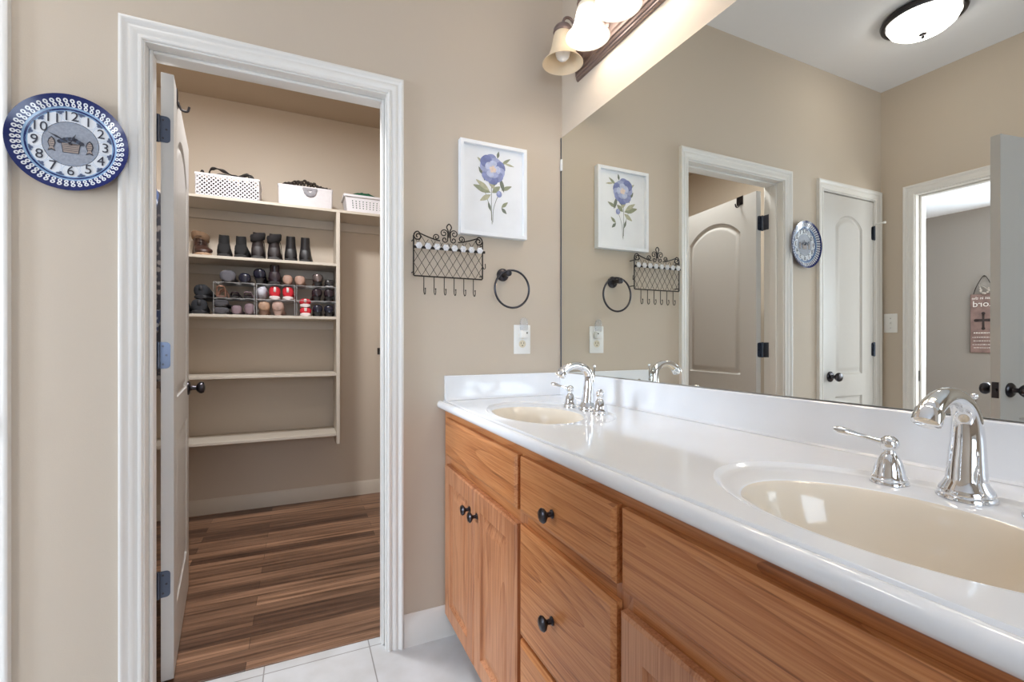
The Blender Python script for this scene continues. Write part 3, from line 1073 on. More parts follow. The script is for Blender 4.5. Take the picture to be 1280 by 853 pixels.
for i in range(NM):
    a = 2 * PI * i / NM
    for (rr, rx, rz, off) in ((0.1205, 0.0078, 0.0056, 0.008), (0.1105, 0.0070, 0.0054, -0.010)):
        ang = a + off
        cx, cz = CKX + rr * math.cos(ang), CKZ + rr * math.sin(ang)
        # outlined dot: ring of faces so that the blue shows in its middle
        o = ellipse_pts(cx, cz, rz, rx * 0.72, 10, a)
        q = ellipse_pts(cx, cz, rz * 0.40, rx * 0.26, 10, a)

        def lift(x, z):
            r = math.hypot(x - CKX, z - CKZ)
            return (x, ck_y(r) - 0.0007, z)
        bridge(b, [b.verts.new(lift(*p)) for p in o], [b.verts.new(lift(*p)) for p in q])
obj('rim_pattern', b, M['white_glaze'], ck, smooth=False)
b = NB()
for i in range(12):
    a = PI / 2 - 2 * PI * i / 12
    cx, cz = CKX + 0.079 * math.cos(a), CKZ + 0.079 * math.sin(a)
    o = ellipse_pts(cx, cz, 0.0195, 0.0195, 22)
    q = ellipse_pts(cx, cz, 0.0190, 0.0190, 22)
    yy = -0.0152 - (i % 2) * 0.0002
    bridge(b, [b.verts.new((x, yy, z)) for x, z in o], [b.verts.new((x, yy, z)) for x, z in q])
    a2 = a + PI / 12
    for (dr, da, rx, rz) in ((0.0895, 0.0, 0.0055, 0.004), (0.0915, 0.06, 0.003, 0.004), (0.0915, -0.06, 0.003, 0.004)):
        disc_poly(b, ellipse_pts(CKX + dr * math.cos(a2 + da), CKZ + dr * math.sin(a2 + da), rx, rz, 10, a2), lambda x, z: (x, -0.0150, z), 1)
obj('scallop_outlines', b, [M['pale_blue'], mat('soft_blue_ink', (92, 104, 134), 0.3)], ck, smooth=False)
for i in range(12):
    a = PI / 2 - 2 * PI * (i + 1) / 12
    tb = text_bm(str(i + 1), 0.038)
    # text lies in xy facing +z -> stand it up facing -y
    bmesh.ops.rotate(tb, verts=tb.verts[:], cent=(0, 0, 0), matrix=Matrix.Rotation(PI / 2, 3, 'X'))
    bmesh.ops.translate(tb, verts=tb.verts[:], vec=(CKX + 0.0785 * math.cos(a), -0.0158, CKZ + 0.0785 * math.sin(a)))
    obj('numeral', tb, M['ink'], ck, smooth=False)
# basket and two fish drawn on the grey centre
b = NB()
mpc = lambda x, z: (CKX + x, -0.0148, CKZ + z)
mpd = lambda x, z: (CKX + x, -0.0152, CKZ + z)
disc_poly(b, [(-0.018, -0.026), (0.018, -0.026), (0.022, 0.002), (-0.022, 0.002)], mpc, 0)
disc_poly(b, [(-0.0165, -0.0245), (0.0165, -0.0245), (0.0200, 0.0005), (-0.0200, 0.0005)], mpd, 1)
for k in range(4):
    z = -0.020 + k * 0.0055
    disc_poly(b, [(-0.018, z), (0.018, z), (0.018, z + 0.0012), (-0.018, z + 0.0012)], lambda x, z: (CKX + x, -0.0155, CKZ + z), 0)
for k in range(9):
    cx = -0.024 + 0.006 * k
    cz = 0.004 + 0.010 * math.sin(PI * k / 8)
    disc_poly(b, ellipse_pts(cx, cz, 0.0062, 0.0055, 12), lambda x, z: (CKX + x, -0.0156 - 0.0001 * k, CKZ + z), 2 if k % 2 else 0)
for s in (-1, 1):
    cx = 0.042 * s
    body = [(cx, 0.016), (cx + 0.006, 0.010), (cx + 0.009, -0.002), (cx + 0.005, -0.016), (cx + 0.009, -0.026), (cx, -0.022), (cx - 0.009, -0.026), (cx - 0.005, -0.016), (cx - 0.009, -0.002), (cx - 0.006, 0.010)]
    disc_poly(b, body, mpc, 0)
    disc_poly(b, [(cx + (x - cx) * 0.72, z * 0.8 - 0.001) for x, z in body], mpd, 1)
    for k in range(4):
        z = 0.006 - 0.006 * k
        disc_poly(b, [(cx - 0.005, z), (cx + 0.005, z), (cx + 0.005, z + 0.0013), (cx - 0.005, z + 0.0013)], lambda x, z: (CKX + x, -0.0155, CKZ + z), 0)
obj('centre_drawing', b, [M['ink'], M['clay'], mat('slate_blue_ink', (74, 84, 104), 0.4)], ck, smooth=False)


def clock_hand(name, deg, ln, w):
    a = math.radians(90 - deg)
    dx, dz = math.cos(a), math.sin(a)
    b = NB()
    prof = [(-0.10, 0.4), (0.35, 0.5), (0.62, 1.4), (0.78, 0.6), (1.0, 0.15)]
    L_ = [(CKX + dx * ln * u - dz * w * k / 2, CKZ + dz * ln * u + dx * w * k / 2) for u, k in prof]
    R_ = [(CKX + dx * ln * u + dz * w * k / 2, CKZ + dz * ln * u - dx * w * k / 2) for u, k in prof]
    pts = L_ + R_[::-1]
    loft(b, [[(x, -0.0195, z) for x, z in pts], [(x, -0.0205, z) for x, z in pts]])
    obj(name, b, M['ink'], ck, smooth=False)


clock_hand('hand', 25, 0.030, 0.004)
clock_hand('hand', 298, 0.054, 0.004)
b = NB(); lathe(b, [(0.001, -0.0145), (0.0035, -0.0145), (0.0035, -0.022), (0.001, -0.0225)], (CKX, 0, CKZ), 'y', 14)
obj('centre_cap', b, M['bronze'], ck)

# ------------------------------------------------------------------ framed flower
pf = thing('picture_frame', 'white framed watercolour of a blue flower above the towel ring', 'picture', (-0.331, -0.001, 1.572))
PX0, PX1, PZ0, PZ1 = -0.476, -0.186, 1.573, 1.948
fw = 0.0145
b = NB()
prof = [(0, -0.001), (0, -0.029), (0.0012, -0.030), (fw - 0.001, -0.030), (fw, -0.029), (fw, -0.012)]
crn = [(PX0, PZ0, 1, 1), (PX1, PZ0, -1, 1), (PX1, PZ1, -1, -1), (PX0, PZ1, 1, -1)]
R4 = [[b.verts.new((x + sx * o, y, z + sz * o)) for o, y in prof] for x, z, sx, sz in crn]
for i in range(4):
    A, B = R4[i], R4[(i + 1) % 4]
    for k in range(len(prof) - 1):
        b.faces.new((A[k], A[k + 1], B[k + 1], B[k]))
obj('frame', b, M['frame_white'], pf, ang=0.5)
b = NB(); box(b, PX0 + fw - 0.001, PX1 - fw + 0.001, -0.014, -0.002, PZ0 + fw - 0.001, PZ1 - fw + 0.001)
obj('paper', b, M['paper'], pf, smooth=False)
petal_cols = [(140, 148, 190), (164, 171, 206), (120, 128, 174), (188, 195, 220)]
leaf_cols = [(150, 154, 128), (178, 176, 150), (120, 126, 112)]
PM = [mat('petal_wash_%d' % i, c, 0.7, var=0.14, vscale=60) for i, c in enumerate(petal_cols)] + [mat('leaf_wash_%d' % i, c, 0.7, var=0.12, vscale=60) for i, c in enumerate(leaf_cols)] + [mat('flower_heart', (226, 206, 190), 0.7, var=0.08, vscale=90)]
b = NB()
PW, PH = PX1 - PX0, PZ1 - PZ0
lay = [0]


def pmap(u, v):
    """u, v in 0..1 across the whole framed picture, v up"""
    return (PX0 + u * PW, -0.0143 - 0.00003 * lay[0], PZ0 + v * PH)


def blob(pts, mi):
    lay[0] += 1
    cx = sum(p[0] for p in pts) / len(pts)
    cv = sum(p[1] for p in pts) / len(pts)
    q = catmull([(p[0], p[1], 0) for p in pts + [pts[0]]], 4)[:-1]
    c = b.verts.new(pmap(cx, cv))
    vs = [b.verts.new(pmap(p.x, p.y)) for p in q]
    for i in range(len(vs)):
        f = b.faces.new((c, vs[i], vs[(i + 1) % len(vs)]))
        f.material_index = mi


def leaf(u0, v0, u1, v1, w, mi):
    d = Vector((u1 - u0, (v1 - v0) * PH / PW))
    n = Vector((-d.y, d.x)).normalized() * w
    P = []
    for t, k in ((0, 0), (0.25, 0.7), (0.5, 1), (0.8, 0.55), (1, 0)):
        P.append((u0 + (u1 - u0) * t + n.x * k, v0 + (v1 - v0) * t + n.y * k * PW / PH))
    for t, k in ((0.8, -0.55), (0.5, -1), (0.25, -0.7)):
        P.append((u0 + (u1 - u0) * t + n.x * k, v0 + (v1 - v0) * t + n.y * k * PW / PH))
    blob(P, mi)


def stem(pts, w, mi):
    q = catmull([(p[0], p[1], 0) for p in pts], 5)
    lay[0] += 1
    L_, R_ = [], []
    for i, p in enumerate(q):
        d = (q[min(i + 1, len(q) - 1)] - q[max(i - 1, 0)]).normalized()
        L_.append(b.verts.new(pmap(p.x - d.y * w, p.y + d.x * w)))
        R_.append(b.verts.new(pmap(p.x + d.y * w, p.y - d.x * w)))
    for i in range(len(q) - 1):
        f = b.faces.new((L_[i], L_[i + 1], R_[i + 1], R_[i]))
        f.material_index = mi


stem([(0.47, 0.18), (0.46, 0.30), (0.40, 0.42), (0.36, 0.52)], 0.0035, 6)
stem([(0.49, 0.16), (0.50, 0.30), (0.55, 0.42), (0.58, 0.46)], 0.0035, 6)
stem([(0.48, 0.14), (0.47, 0.35), (0.47, 0.58)], 0.004, 6)
leaf(0.46, 0.48, 0.20, 0.54, 0.045, 4); leaf(0.44, 0.50, 0.24, 0.60, 0.035, 5); leaf(0.46, 0.46, 0.30, 0.38, 0.035, 5)
leaf(0.48, 0.48, 0.60, 0.56, 0.04, 4); leaf(0.50, 0.52, 0.46, 0.66, 0.05, 5); leaf(0.62, 0.52, 0.78, 0.58, 0.028, 4)
leaf(0.66, 0.50, 0.60, 0.66, 0.03, 6); leaf(0.62, 0.33, 0.72, 0.40, 0.025, 4); leaf(0.62, 0.33, 0.70, 0.27, 0.025, 6)
leaf(0.46, 0.28, 0.42, 0.38, 0.02, 6); leaf(0.62, 0.80, 0.76, 0.88, 0.022, 4); leaf(0.66, 0.82, 0.82, 0.80, 0.016, 5); leaf(0.34, 0.66, 0.28, 0.74, 0.022, 6)
leaf(0.36, 0.78, 0.26, 0.84, 0.02, 5); leaf(0.56, 0.86, 0.58, 0.94, 0.02, 6); leaf(0.36, 0.60, 0.40, 0.70, 0.03, 6); leaf(0.50, 0.56, 0.56, 0.64, 0.03, 6)
for (ang, ln, w, mi) in ((100, 0.24, 0.09, 0), (60, 0.20, 0.09, 1), (20, 0.22, 0.09, 2), (-15, 0.21, 0.08, 1), (-50, 0.22, 0.09, 0), (-90, 0.24, 0.09, 2), (-130, 0.23, 0.09, 0), (170, 0.22, 0.08, 1), (135, 0.25, 0.10, 2),
                          (85, 0.14, 0.06, 3), (0, 0.13, 0.06, 3), (-70, 0.14, 0.06, 1), (-120, 0.14, 0.06, 3), (150, 0.14, 0.06, 3)):
    a = math.radians(ang)
    u0, v0 = 0.49, 0.735
    ln *= 0.88
    w *= 0.9
    P = []
    for t, k in ((0.1, 0.2), (0.45, 0.85), (0.75, 1.0), (0.95, 0.6), (1.0, 0.0), (0.95, -0.6), (0.75, -1.0), (0.45, -0.85), (0.1, -0.2)):
        du = math.cos(a) * ln * t - math.sin(a) * w * k
        dv = (math.sin(a) * ln * t + math.cos(a) * w * k) * PW / PH
        P.append((u0 + du, v0 + dv))
    blob(P, mi)
blob(ellipse_pts(0.49, 0.735, 0.05, 0.038, 10), 7)
for k in range(9):
    a = 2 * PI * k / 9
    blob(ellipse_pts(0.49 + 0.045 * math.cos(a), 0.735 + 0.036 * math.sin(a), 0.010, 0.008, 6), 3 if k % 2 else 7)
blob(ellipse_pts(0.585, 0.475, 0.042, 0.035, 10), 0); blob(ellipse_pts(0.575, 0.485, 0.025, 0.02, 8), 1)
obj('flower_print', b, PM, pf, smooth=False)

# ------------------------------------------------------------------ wire wall organiser with hooks
og = thing('wall_organizer', 'dark scrolled wire wall rack with lattice and six hooks', 'rack', (-0.524, -0.002, 1.395))
OX0, OX1, OZ0 = -0.661, -0.386, 1.395
oy = -0.034
ocx = (OX0 + OX1) / 2


def spiral(cx, cz, r0, r1, a0, a1, y, n=26):
    return [(cx + (r0 + (r1 - r0) * i / n) * math.cos(a0 + (a1 - a0) * i / n), y, cz + (r0 + (r1 - r0) * i / n) * math.sin(a0 + (a1 - a0) * i / n)) for i in range(n + 1)]


def top_z(x):
    """height of the swagged top wire at x"""
    u = abs(x - ocx) / (OX1 - ocx)
    return 1.530 + 0.027 * max(0.0, (u - 0.25) / 0.75) ** 1.3


b = NB()
tube(b, [(OX0, oy, 1.545), (OX0, oy, OZ0 + 0.003), (OX0 + 0.003, oy, OZ0), (OX1 - 0.003, oy, OZ0), (OX1, oy, OZ0 + 0.003), (OX1, oy, 1.545)], 0.0028)
obj('frame', b, M['iron'], og)
for s in (-1, 1):
    b = NB()
    ex = OX0 if s < 0 else OX1
    # swag from the middle up to the corner, curling in
    pts = [(ocx + s * (0.036 + (0.125 - 0.036) * i / 8), oy, 1.534 + 0.026 * (i / 8) ** 1.4) for i in range(9)]
    cx, cz = ex - s * 0.0165, 1.5445
    curl = spiral(cx, cz, 0.0175, 0.004, PI / 2 if s > 0 else PI / 2, PI / 2 - s * 2.9 * PI, oy, 34)
    tube(b, catmull(pts[:-1], 2) + [Vector(p) for p in curl], 0.0026)
    obj('corner_scroll', b, M['iron'], og)
    b = NB()
    tube(b, [(ocx + s * x, y, z) for x, y, z in spiral(0.0495, 1.5465, 0.0135, 0.003, -0.35 * PI, 2.3 * PI, oy, 34)], 0.0021)
    obj('small_scroll', b, M['iron'], og)
    b = NB()
    up = spiral(0.0205, 1.5640, 0.0040, 0.0155, -1.7 * PI, PI, oy, 34)
    dn = spiral(0.0175, 1.5400, 0.0120, 0.0035, PI * 0.93, PI * 3.2, oy, 30)
    tube(b, [(ocx + s * x, y, z) for x, y, z in up + dn], 0.0021)
    obj('large_scroll', b, M['iron'], og)
b = NB()
tube(b, catmull([(ocx - 0.003, oy, 1.548), (ocx - 0.003, oy, 1.572), (ocx - 0.0095, oy, 1.589), (ocx, oy, 1.601), (ocx + 0.0095, oy, 1.589), (ocx + 0.003, oy, 1.572), (ocx + 0.003, oy, 1.548)], 6), 0.0024)
obj('top_loop', b, M['iron'], og)
# lattice
b = NB()
stp = 0.0305
k = -12
while k < 22:
    for s in (1, -1):
        # line x = x0 + s * 0.62 * (z - OZ0)
        x0 = OX0 + k * stp
        pts = []
        for i in range(41):
            z = OZ0 + (1.56 - OZ0) * i / 40
            x = x0 + s * 0.62 * (z - OZ0)
            if OX0 <= x <= OX1 and z <= top_z(x):
                pts.append((x, oy + 0.002 * s, z))
        if len(pts) > 1:
            tube(b, [pts[0], pts[-1]], 0.0010, 5)
    k += 1
obj('lattice', b, M['iron'], og)
b = NB()
tube(b, [(OX0 - 0.004, oy - 0.008, 1.502), (OX1 + 0.008, oy - 0.008, 1.502)], 0.0016, 6)
box(b, OX0 - 0.002, OX1 + 0.008, oy - 0.0085, oy - 0.0075, 1.497, 1.507)
obj('cross_rail', b, M['iron'], og)
for k in range(8):
    x = OX0 + 0.018 + k * 0.0345
    b = NB()
    for j in range(6):
        a = 2 * PI * j / 6
        sphere(b, (x + 0.007 * math.cos(a), oy - 0.012, 1.507 + 0.007 * math.sin(a)), 0.0062, 1, 8, 6)
    sphere(b, (x, oy - 0.016, 1.507), 0.0045, 1, 8, 6)
    obj('rosette', b, M['frosted_bead'], og)
for k in range(6):
    x = -0.622 + k * 0.0395
    b = NB()
    tube(b, catmull([(x, oy, OZ0), (x, oy, 1.36), (x, oy, 1.338), (x + 0.001, oy - 0.006, 1.327), (x + 0.002, oy - 0.014, 1.329), (x + 0.002, oy - 0.017, 1.338), (x + 0.002, oy - 0.015, 1.346)], 4), 0.0017, 6)
    sphere(b, (x + 0.002, oy - 0.015, 1.347), 0.003, 1, 8, 6)
    obj('hook', b, M['iron'], og)
for x in (OX0, OX1):
    for z in (1.53, 1.41):
        b = NB(); tube(b, [(x, oy, z), (x, -0.002, z)], 0.0022, 6)
        obj('wall_bracket', b, M['iron'], og)
b = NB()
tube(b, catmull([(OX1, oy, 1.45), (OX1 + 0.006, oy, 1.438), (OX1 + 0.011, oy - 0.003, 1.442), (OX1 + 0.010, oy - 0.004, 1.458)], 5), 0.0017, 6)
obj('hook', b, M['iron'], og)

# ------------------------------------------------------------------ towel ring
tr = thing('towel_ring', 'dark bronze towel ring on the wall beside the mirror', 'towel ring', (-0.285, -0.001, 1.364))
b = NB()
lathe(b, [(0.001, -0.0005), (0.026, -0.0005), (0.026, -0.006), (0.022, -0.010), (0.012, -0.013), (0.010, -0.02), (0.010, -0.05), (0.013, -0.053), (0.013, -0.066), (0.010, -0.069), (0.001, -0.070)], (-0.285, 0, 1.424), 'y', 28)
obj('rosette', b, M['bronze'], tr)
b = NB()
rc = (-0.268, -0.060, 1.361)
tube(b, [(rc[0] + 0.0755 * math.cos(2 * PI * i / 56), rc[1], rc[2] + 0.0755 * math.sin(2 * PI * i / 56)) for i in range(56)], 0.0043, 10, closed=True)
obj('ring', b, M['bronze'], tr)

# ------------------------------------------------------------------ outlet, night light, switch
def outlet(name, label, loc, rotz, decor=False):
    """plate in local xz, front toward -y"""
    t = thing(name, label, 'outlet' if 'outlet' in name else 'switch', loc, rotz)
    b = NB(); box(b, -0.038, 0.038, -0.005, -0.0003, 0, 0.122, 0.002, 2)
    obj('cover_plate', b, M['white_plastic'], t, world=False)
    return t


ol = outlet('wall_outlet', 'white duplex outlet below the towel ring, holding a night light', (-0.196, 0, 1.097), 0)
for z in (0.042, 0.080):
    b = NB(); lathe(b, [(0.001, -0.004), (0.016, -0.004), (0.016, -0.0062), (0.001, -0.0063)], (0, 0, z), 'y', 24)
    obj('socket', b, M['ivory'], ol, world=False)
    b = NB()
    box(b, -0.0075, -0.0055, -0.0067, -0.006, z, z + 0.008); box(b, 0.0055, 0.0075, -0.0067, -0.006, z, z + 0.008)
    lathe(b, [(0.001, -0.006), (0.0028, -0.006), (0.0028, -0.0067), (0.001, -0.0067)], (0, 0, z - 0.007), 'y', 10)
    obj('slots', b, M['slot'], ol, world=False)
nl = thing('night_light', 'small clear night light plugged into the outlet by the mirror', 'night light', (-0.196, -0.0066, 1.165))
b = NB(); box(b, -0.213, -0.178, -0.030, -0.007, 1.163, 1.196, 0.005, 2)
obj('body', b, M['white_plastic'], nl)
b = NB()
loft(b, [[(-0.1955 + w * math.cos(2 * PI * i / 20), -0.020 + d * math.sin(2 * PI * i / 20), z) for i in range(20)] for w, d, z in ((0.015, 0.011, 1.194), (0.0175, 0.013, 1.205), (0.0175, 0.013, 1.228), (0.014, 0.011, 1.243), (0.006, 0.005, 1.249))])
obj('clear_shade', b, M['clear'], nl)
b = NB(); sphere(b, (-0.186, -0.0305, 1.185), 0.0035, 1, 10, 8)
obj('light_sensor', b, M['slot'], nl)
sw = outlet('light_switch', 'white light switch plate on the far wall, seen in the mirror', (XD, -0.056, 1.21), PI / 2)
b = NB(); box(b, -0.006, 0.006, -0.0065, -0.004, 0.048, 0.074, 0.001, 1)
loft(b, [[(-0.004, -0.006, 0.054), (0.004, -0.006, 0.054), (0.004, -0.006, 0.066), (-0.004, -0.006, 0.066)], [(-0.0035, -0.016, 0.064), (0.0035, -0.016, 0.064), (0.0035, -0.016, 0.070), (-0.0035, -0.016, 0.070)]])
obj('toggle', b, M['white_plastic'], sw, world=False)
for z in (0.030, 0.092):
    b = NB(); lathe(b, [(0.001, -0.004), (0.003, -0.004), (0.003, -0.0056), (0.001, -0.0058)], (0, 0, z), 'y', 10)
    obj('screw', b, M['chrome'], sw, world=False)
bo = outlet('bedroom_outlet', 'white outlet low on the grey wall beneath the sign', (BX, 0.56, 0.50), PI / 2)
for z in (0.042, 0.080):
    b = NB(); lathe(b, [(0.001, -0.004), (0.016, -0.004), (0.016, -0.0062), (0.001, -0.0063)], (0, 0, z), 'y', 20)
    obj('socket', b, M['white_plastic'], bo, world=False)

# ------------------------------------------------------------------ sign on the bedroom wall
M['sign_wood'] = mat('worn_brown_sign', (128, 104, 98), 0.7, var=0.25, vscale=14)
M['sign_white'] = mat('sign_white_lettering', (226, 220, 214), 0.7)
M['sign_dark'] = mat('sign_dark_cross', (52, 40, 38), 0.7)
sg = thing('wall_sign', 'brown wooden sign with a cross and white lettering, hung by a wire', 'sign', (BX, 0.345, 1.05))
b = NB(); box(b, BX + 0.004, BX + 0.018, 0.245, 0.445, 1.05, 1.612, 0.003, 1)
obj('board', b, M['sign_wood'], sg)


def sign_text(txt, size, y, z):
    tb = text_bm(txt, size, 0.001)
    bmesh.ops.rotate(tb, verts=tb.verts[:], cent=(0, 0, 0), matrix=Matrix.Rotation(PI / 2, 3, 'X'))
    bmesh.ops.rotate(tb, verts=tb.verts[:], cent=(0, 0, 0), matrix=Matrix.Rotation(PI / 2, 3, 'Z'))
    bmesh.ops.translate(tb, verts=tb.verts[:], vec=(BX + 0.0188, y, z))
    obj('lettering', tb, M['sign_white'], sg, smooth=False)


sign_text('Trust in the', 0.037, 0.345, 1.572)
sign_text('Lord', 0.082, 0.349, 1.515)
b = NB()
cyc, czc = 0.350, 1.36
loft(b, [[(x, cyc + y, czc + z) for y, z in ((-0.009, -0.075), (0.009, -0.075), (0.008, -0.012), (0.05, -0.014), (0.05, 0.014), (0.008, 0.012), (0.009, 0.062), (-0.009, 0.062), (-0.008, 0.012), (-0.05, 0.014), (-0.05, -0.014), (-0.008, -0.012))] for x in (BX + 0.0182, BX + 0.0195)])
for y, z in ((0.054, 0), (-0.054, 0), (0, 0.066), (0, -0.079)):
    lathe(b, [(0.001, 0.0183), (0.014, 0.0183), (0.014, 0.0195), (0.001, 0.0195)], (BX, cyc + y, czc + z), 'x', 14)
obj('cross', b, M['sign_dark'], sg, smooth=False)
random.seed(3)
for k, z in enumerate((1.235, 1.195, 1.160, 1.125, 1.095)):
    # illegible small lines: rows of short worn strokes
    b = NB()
    y = 0.262
    h = 0.010 if k == 0 else 0.006
    while y < 0.422:
        w = random.uniform(0.006, 0.018)
        box(b, BX + 0.0182, BX + 0.0188, y, min(y + w, 0.429), z, z + h * random.uniform(0.7, 1.0))
        y += w + 0.004
    obj('worn_small_print', b, M['sign_white'], sg, smooth=False)
b = NB()
tube(b, catmull([(BX + 0.012, 0.267, 1.612), (BX + 0.02, 0.297, 1.70), (BX + 0.012, 0.345, 1.785), (BX + 0.02, 0.393, 1.70), (BX + 0.012, 0.423, 1.612)], 6), 0.003, 6)
lathe(b, [(0.001, 0.0), (0.006, 0.0), (0.006, 0.02), (0.001, 0.022)], (BX, 0.345, 1.782), 'x', 10)
obj('hanging_wire', b, M['iron'], sg)
b = NB()
random.seed(5)
for k in range(9):
    a = random.uniform(0, 2 * PI)
    sphere(b, (BX + 0.022, 0.342 + 0.03 * math.cos(a), 1.655 + 0.04 * math.sin(a)), random.uniform(0.007, 0.013), 1, 8, 6)
tube(b, catmull([(BX + 0.02, 0.297, 1.63), (BX + 0.024, 0.337, 1.67), (BX + 0.02, 0.377, 1.70), (BX + 0.024, 0.357, 1.64)], 5), 0.003, 6)
obj('berry_sprig', b, mat('pale_berries', (170, 160, 150), 0.7), sg)
sg.location.y += 0.026

# ------------------------------------------------------------------ closet shelving
sv = thing('closet_shelving', 'built-in painted closet shelf unit along the back wall', 'shelving', (-1.3, CYB, 0))
SY = 1.60
DX0, DX1 = -0.822, -0.798
LX = -2.10


def shelf(x0, x1, top, th=0.019, front=SY):
    b = NB(); box(b, x0, x1, front, CYB - 0.001, top - th, top, 0.002, 1)
    obj('shelf', b, M['shelf'], sv)


shelf(LX - 0.02, -0.002, 2.052)
for z in (1.684, 1.322, 0.938, 0.530):
    shelf(LX, DX0, z)
for x0, x1 in ((DX0, DX1), (LX - 0.022, LX)):
    b = NB(); box(b, x0, x1, SY - 0.002, CYB - 0.001, 0.455, 2.033, 0.002, 1)
    obj('side_panel', b, M['shelf'], sv)
for x0, x1, z in ((LX, DX0, 2.033), (DX1, -0.002, 2.033), (LX, DX0, 1.665), (LX, DX0, 1.303)):
    b = NB(); box(b, x0, x1, CYB - 0.018, CYB - 0.001, z - 0.062, z, 0.002, 1)
    obj('cleat', b, M['shelf'], sv)

# over-the-door hook on the closet door
R_ = Matrix.Rotation(DA, 4, 'Z')


def dl(x, y, z):
    p = R_ @ Vector((x, y, z)) + loc
    return (p.x, p.y, p.z)


oh = thing('over_door_hook', 'black metal hook hung over the top of the open closet door', 'hook', dl(0.14, 0.0, 2.035))
b = NB()
box(b, 0.10, 0.15, -0.0025, -0.0005, 1.985, 2.037); box(b, 0.10, 0.15, -0.0025, dt + 0.0025, 2.0355, 2.0375); box(b, 0.10, 0.15, dt + 0.0005, dt + 0.0025, 1.995, 2.037)
for v in b.verts:
    v.co = Vector(dl(*v.co))
obj('bracket', b, M['bronze'], oh, smooth=False)
b = NB()
tube(b, catmull([dl(0.125, -0.002, 2.0), dl(0.125, -0.012, 1.975), dl(0.125, -0.03, 1.972), dl(0.125, -0.036, 1.99)], 5), 0.004, 8)
obj('hook_arm', b, M['bronze'], oh)

# ------------------------------------------------------------------ baskets on the top shelf
BZ = 2.0525
M['basket'] = mat('white_basket_plastic', (232, 230, 234), 0.4)
M['fabric_bin'] = mat('white_woven_bin', (226, 222, 224), 0.9, bump=0.5, bscale=300, var=0.03, vscale=60)
M['grey_lace'] = mat('grey_ribbon', (150, 148, 152), 0.8, var=0.15, vscale=40)
M['dark_cloth'] = mat('dark_brown_leather', (30, 23, 20), 0.5, var=0.3, vscale=30)
M['dark_cloth2'] = mat('dark_scarf_fabric', (52, 44, 38), 0.9, var=0.35, vscale=50)
M['green_cloth'] = mat('dark_green_fabric', (28, 92, 66), 0.8, var=0.25, vscale=40)


def lattice_panel(bm, w, h, cell, frac, mp):
    """diamond lattice with real openings clipped to a w x h panel"""
    t = NB()
    nu, nv = int(w / cell) + 3, int(h / cell) + 3
    for i in range(-1, nu):
        for j in range(-1, nv):
            for (ox, oz) in ((0, 0), (0.5, 0.5)):
                cx, cz = (i + ox) * cell, (j + oz) * cell
                hh = cell / 2
                o = [(cx + hh, cz), (cx, cz + hh), (cx - hh, cz), (cx, cz - hh)]
                q = [(cx + hh * frac, cz), (cx, cz + hh * frac), (cx - hh * frac, cz), (cx, cz - hh * frac)]
                A = [t.verts.new((x, 0, z)) for x, z in o]
                B = [t.verts.new((x, 0, z)) for x, z in q]
                bridge(t, A, B)
    for co, no in (((0, 0, 0), (-1, 0, 0)), ((w, 0, 0), (1, 0, 0)), ((0, 0, 0), (0, 0, -1)), ((0, 0, h), (0, 0, 1))):
        bmesh.ops.bisect_plane(t, geom=t.verts[:] + t.edges[:] + t.faces[:], plane_co=co, plane_no=no, clear_outer=True)
    bmesh.ops.remove_doubles(t, verts=t.verts[:], dist=1e-5)
    r = bmesh.ops.extrude_face_region(t, geom=t.faces[:])
    bmesh.ops.translate(t, verts=[g for g in r['geom'] if isinstance(g, bmesh.types.BMVert)], vec=(0, 0.0025, 0))
    vm = {}
    for v in t.verts:
        vm[v] = bm.verts.new(mp(v.co.x, v.co.y, v.co.z))
    for f in t.faces:
        bm.faces.new([vm[v] for v in f.verts])
    t.free()


# lattice basket
x0, x1, y0, y1, hh = -1.628, -1.284, 1.615, 1.81, 0.138
bk = thing('storage_basket', 'white lattice basket with diamond holes, leftmost on the top closet shelf', 'basket', ((x0 + x1) / 2, 1.71, BZ), 0, 'baskets on the top closet shelf')
b = NB(); box(b, x0, x1, y0, y1, BZ, BZ + 0.006, 0.001, 1)
obj('bottom', b, M['basket'], bk)
b = NB()
lattice_panel(b, x1 - x0, hh - 0.016, 0.0240, 0.62, lambda u, v, z: (x0 + u, y0 + v, BZ + 0.005 + z))
obj('side', b, M['basket'], bk, smooth=False)
b = NB()
lattice_panel(b, x1 - x0, hh - 0.016, 0.0240, 0.62, lambda u, v, z: (x0 + u, y1 - v, BZ + 0.005 + z))
obj('side', b, M['basket'], bk, smooth=False)
for xx, s in ((x0, 1), (x1, -1)):
    b = NB()
    lattice_panel(b, y1 - y0, hh - 0.016, 0.0240, 0.62, lambda u, v, z: (xx + s * v, y0 + u, BZ + 0.005 + z))
    obj('side', b, M['basket'], bk, smooth=False)
b = NB()
box(b, x0 - 0.003, x1 + 0.003, y0 - 0.003, y0 + 0.004, BZ + hh - 0.014, BZ + hh, 0.0015, 1)
box(b, x0 - 0.003, x1 + 0.003, y1 - 0.004, y1 + 0.003, BZ + hh - 0.014, BZ + hh, 0.0015, 1)
box(b, x0 - 0.003, x0 + 0.004, y0, y1, BZ + hh - 0.014, BZ + hh, 0.0015, 1)
box(b, x1 - 0.004, x1 + 0.003, y0, y1, BZ + hh - 0.014, BZ + hh, 0.0015, 1)
obj('rim', b, M['basket'], bk)


def heap(name, label, cat, loops, m, base):
    b = NB()
    for pts, r in loops:
        q = catmull(pts, 5)
        n = len(q)
        tube(b, q, [r * (0.75 + 0.35 * math.sin(i * 0.9)) for i in range(n)], 8)
    return rebase(tag(obj(name, b, m), label, cat), base)


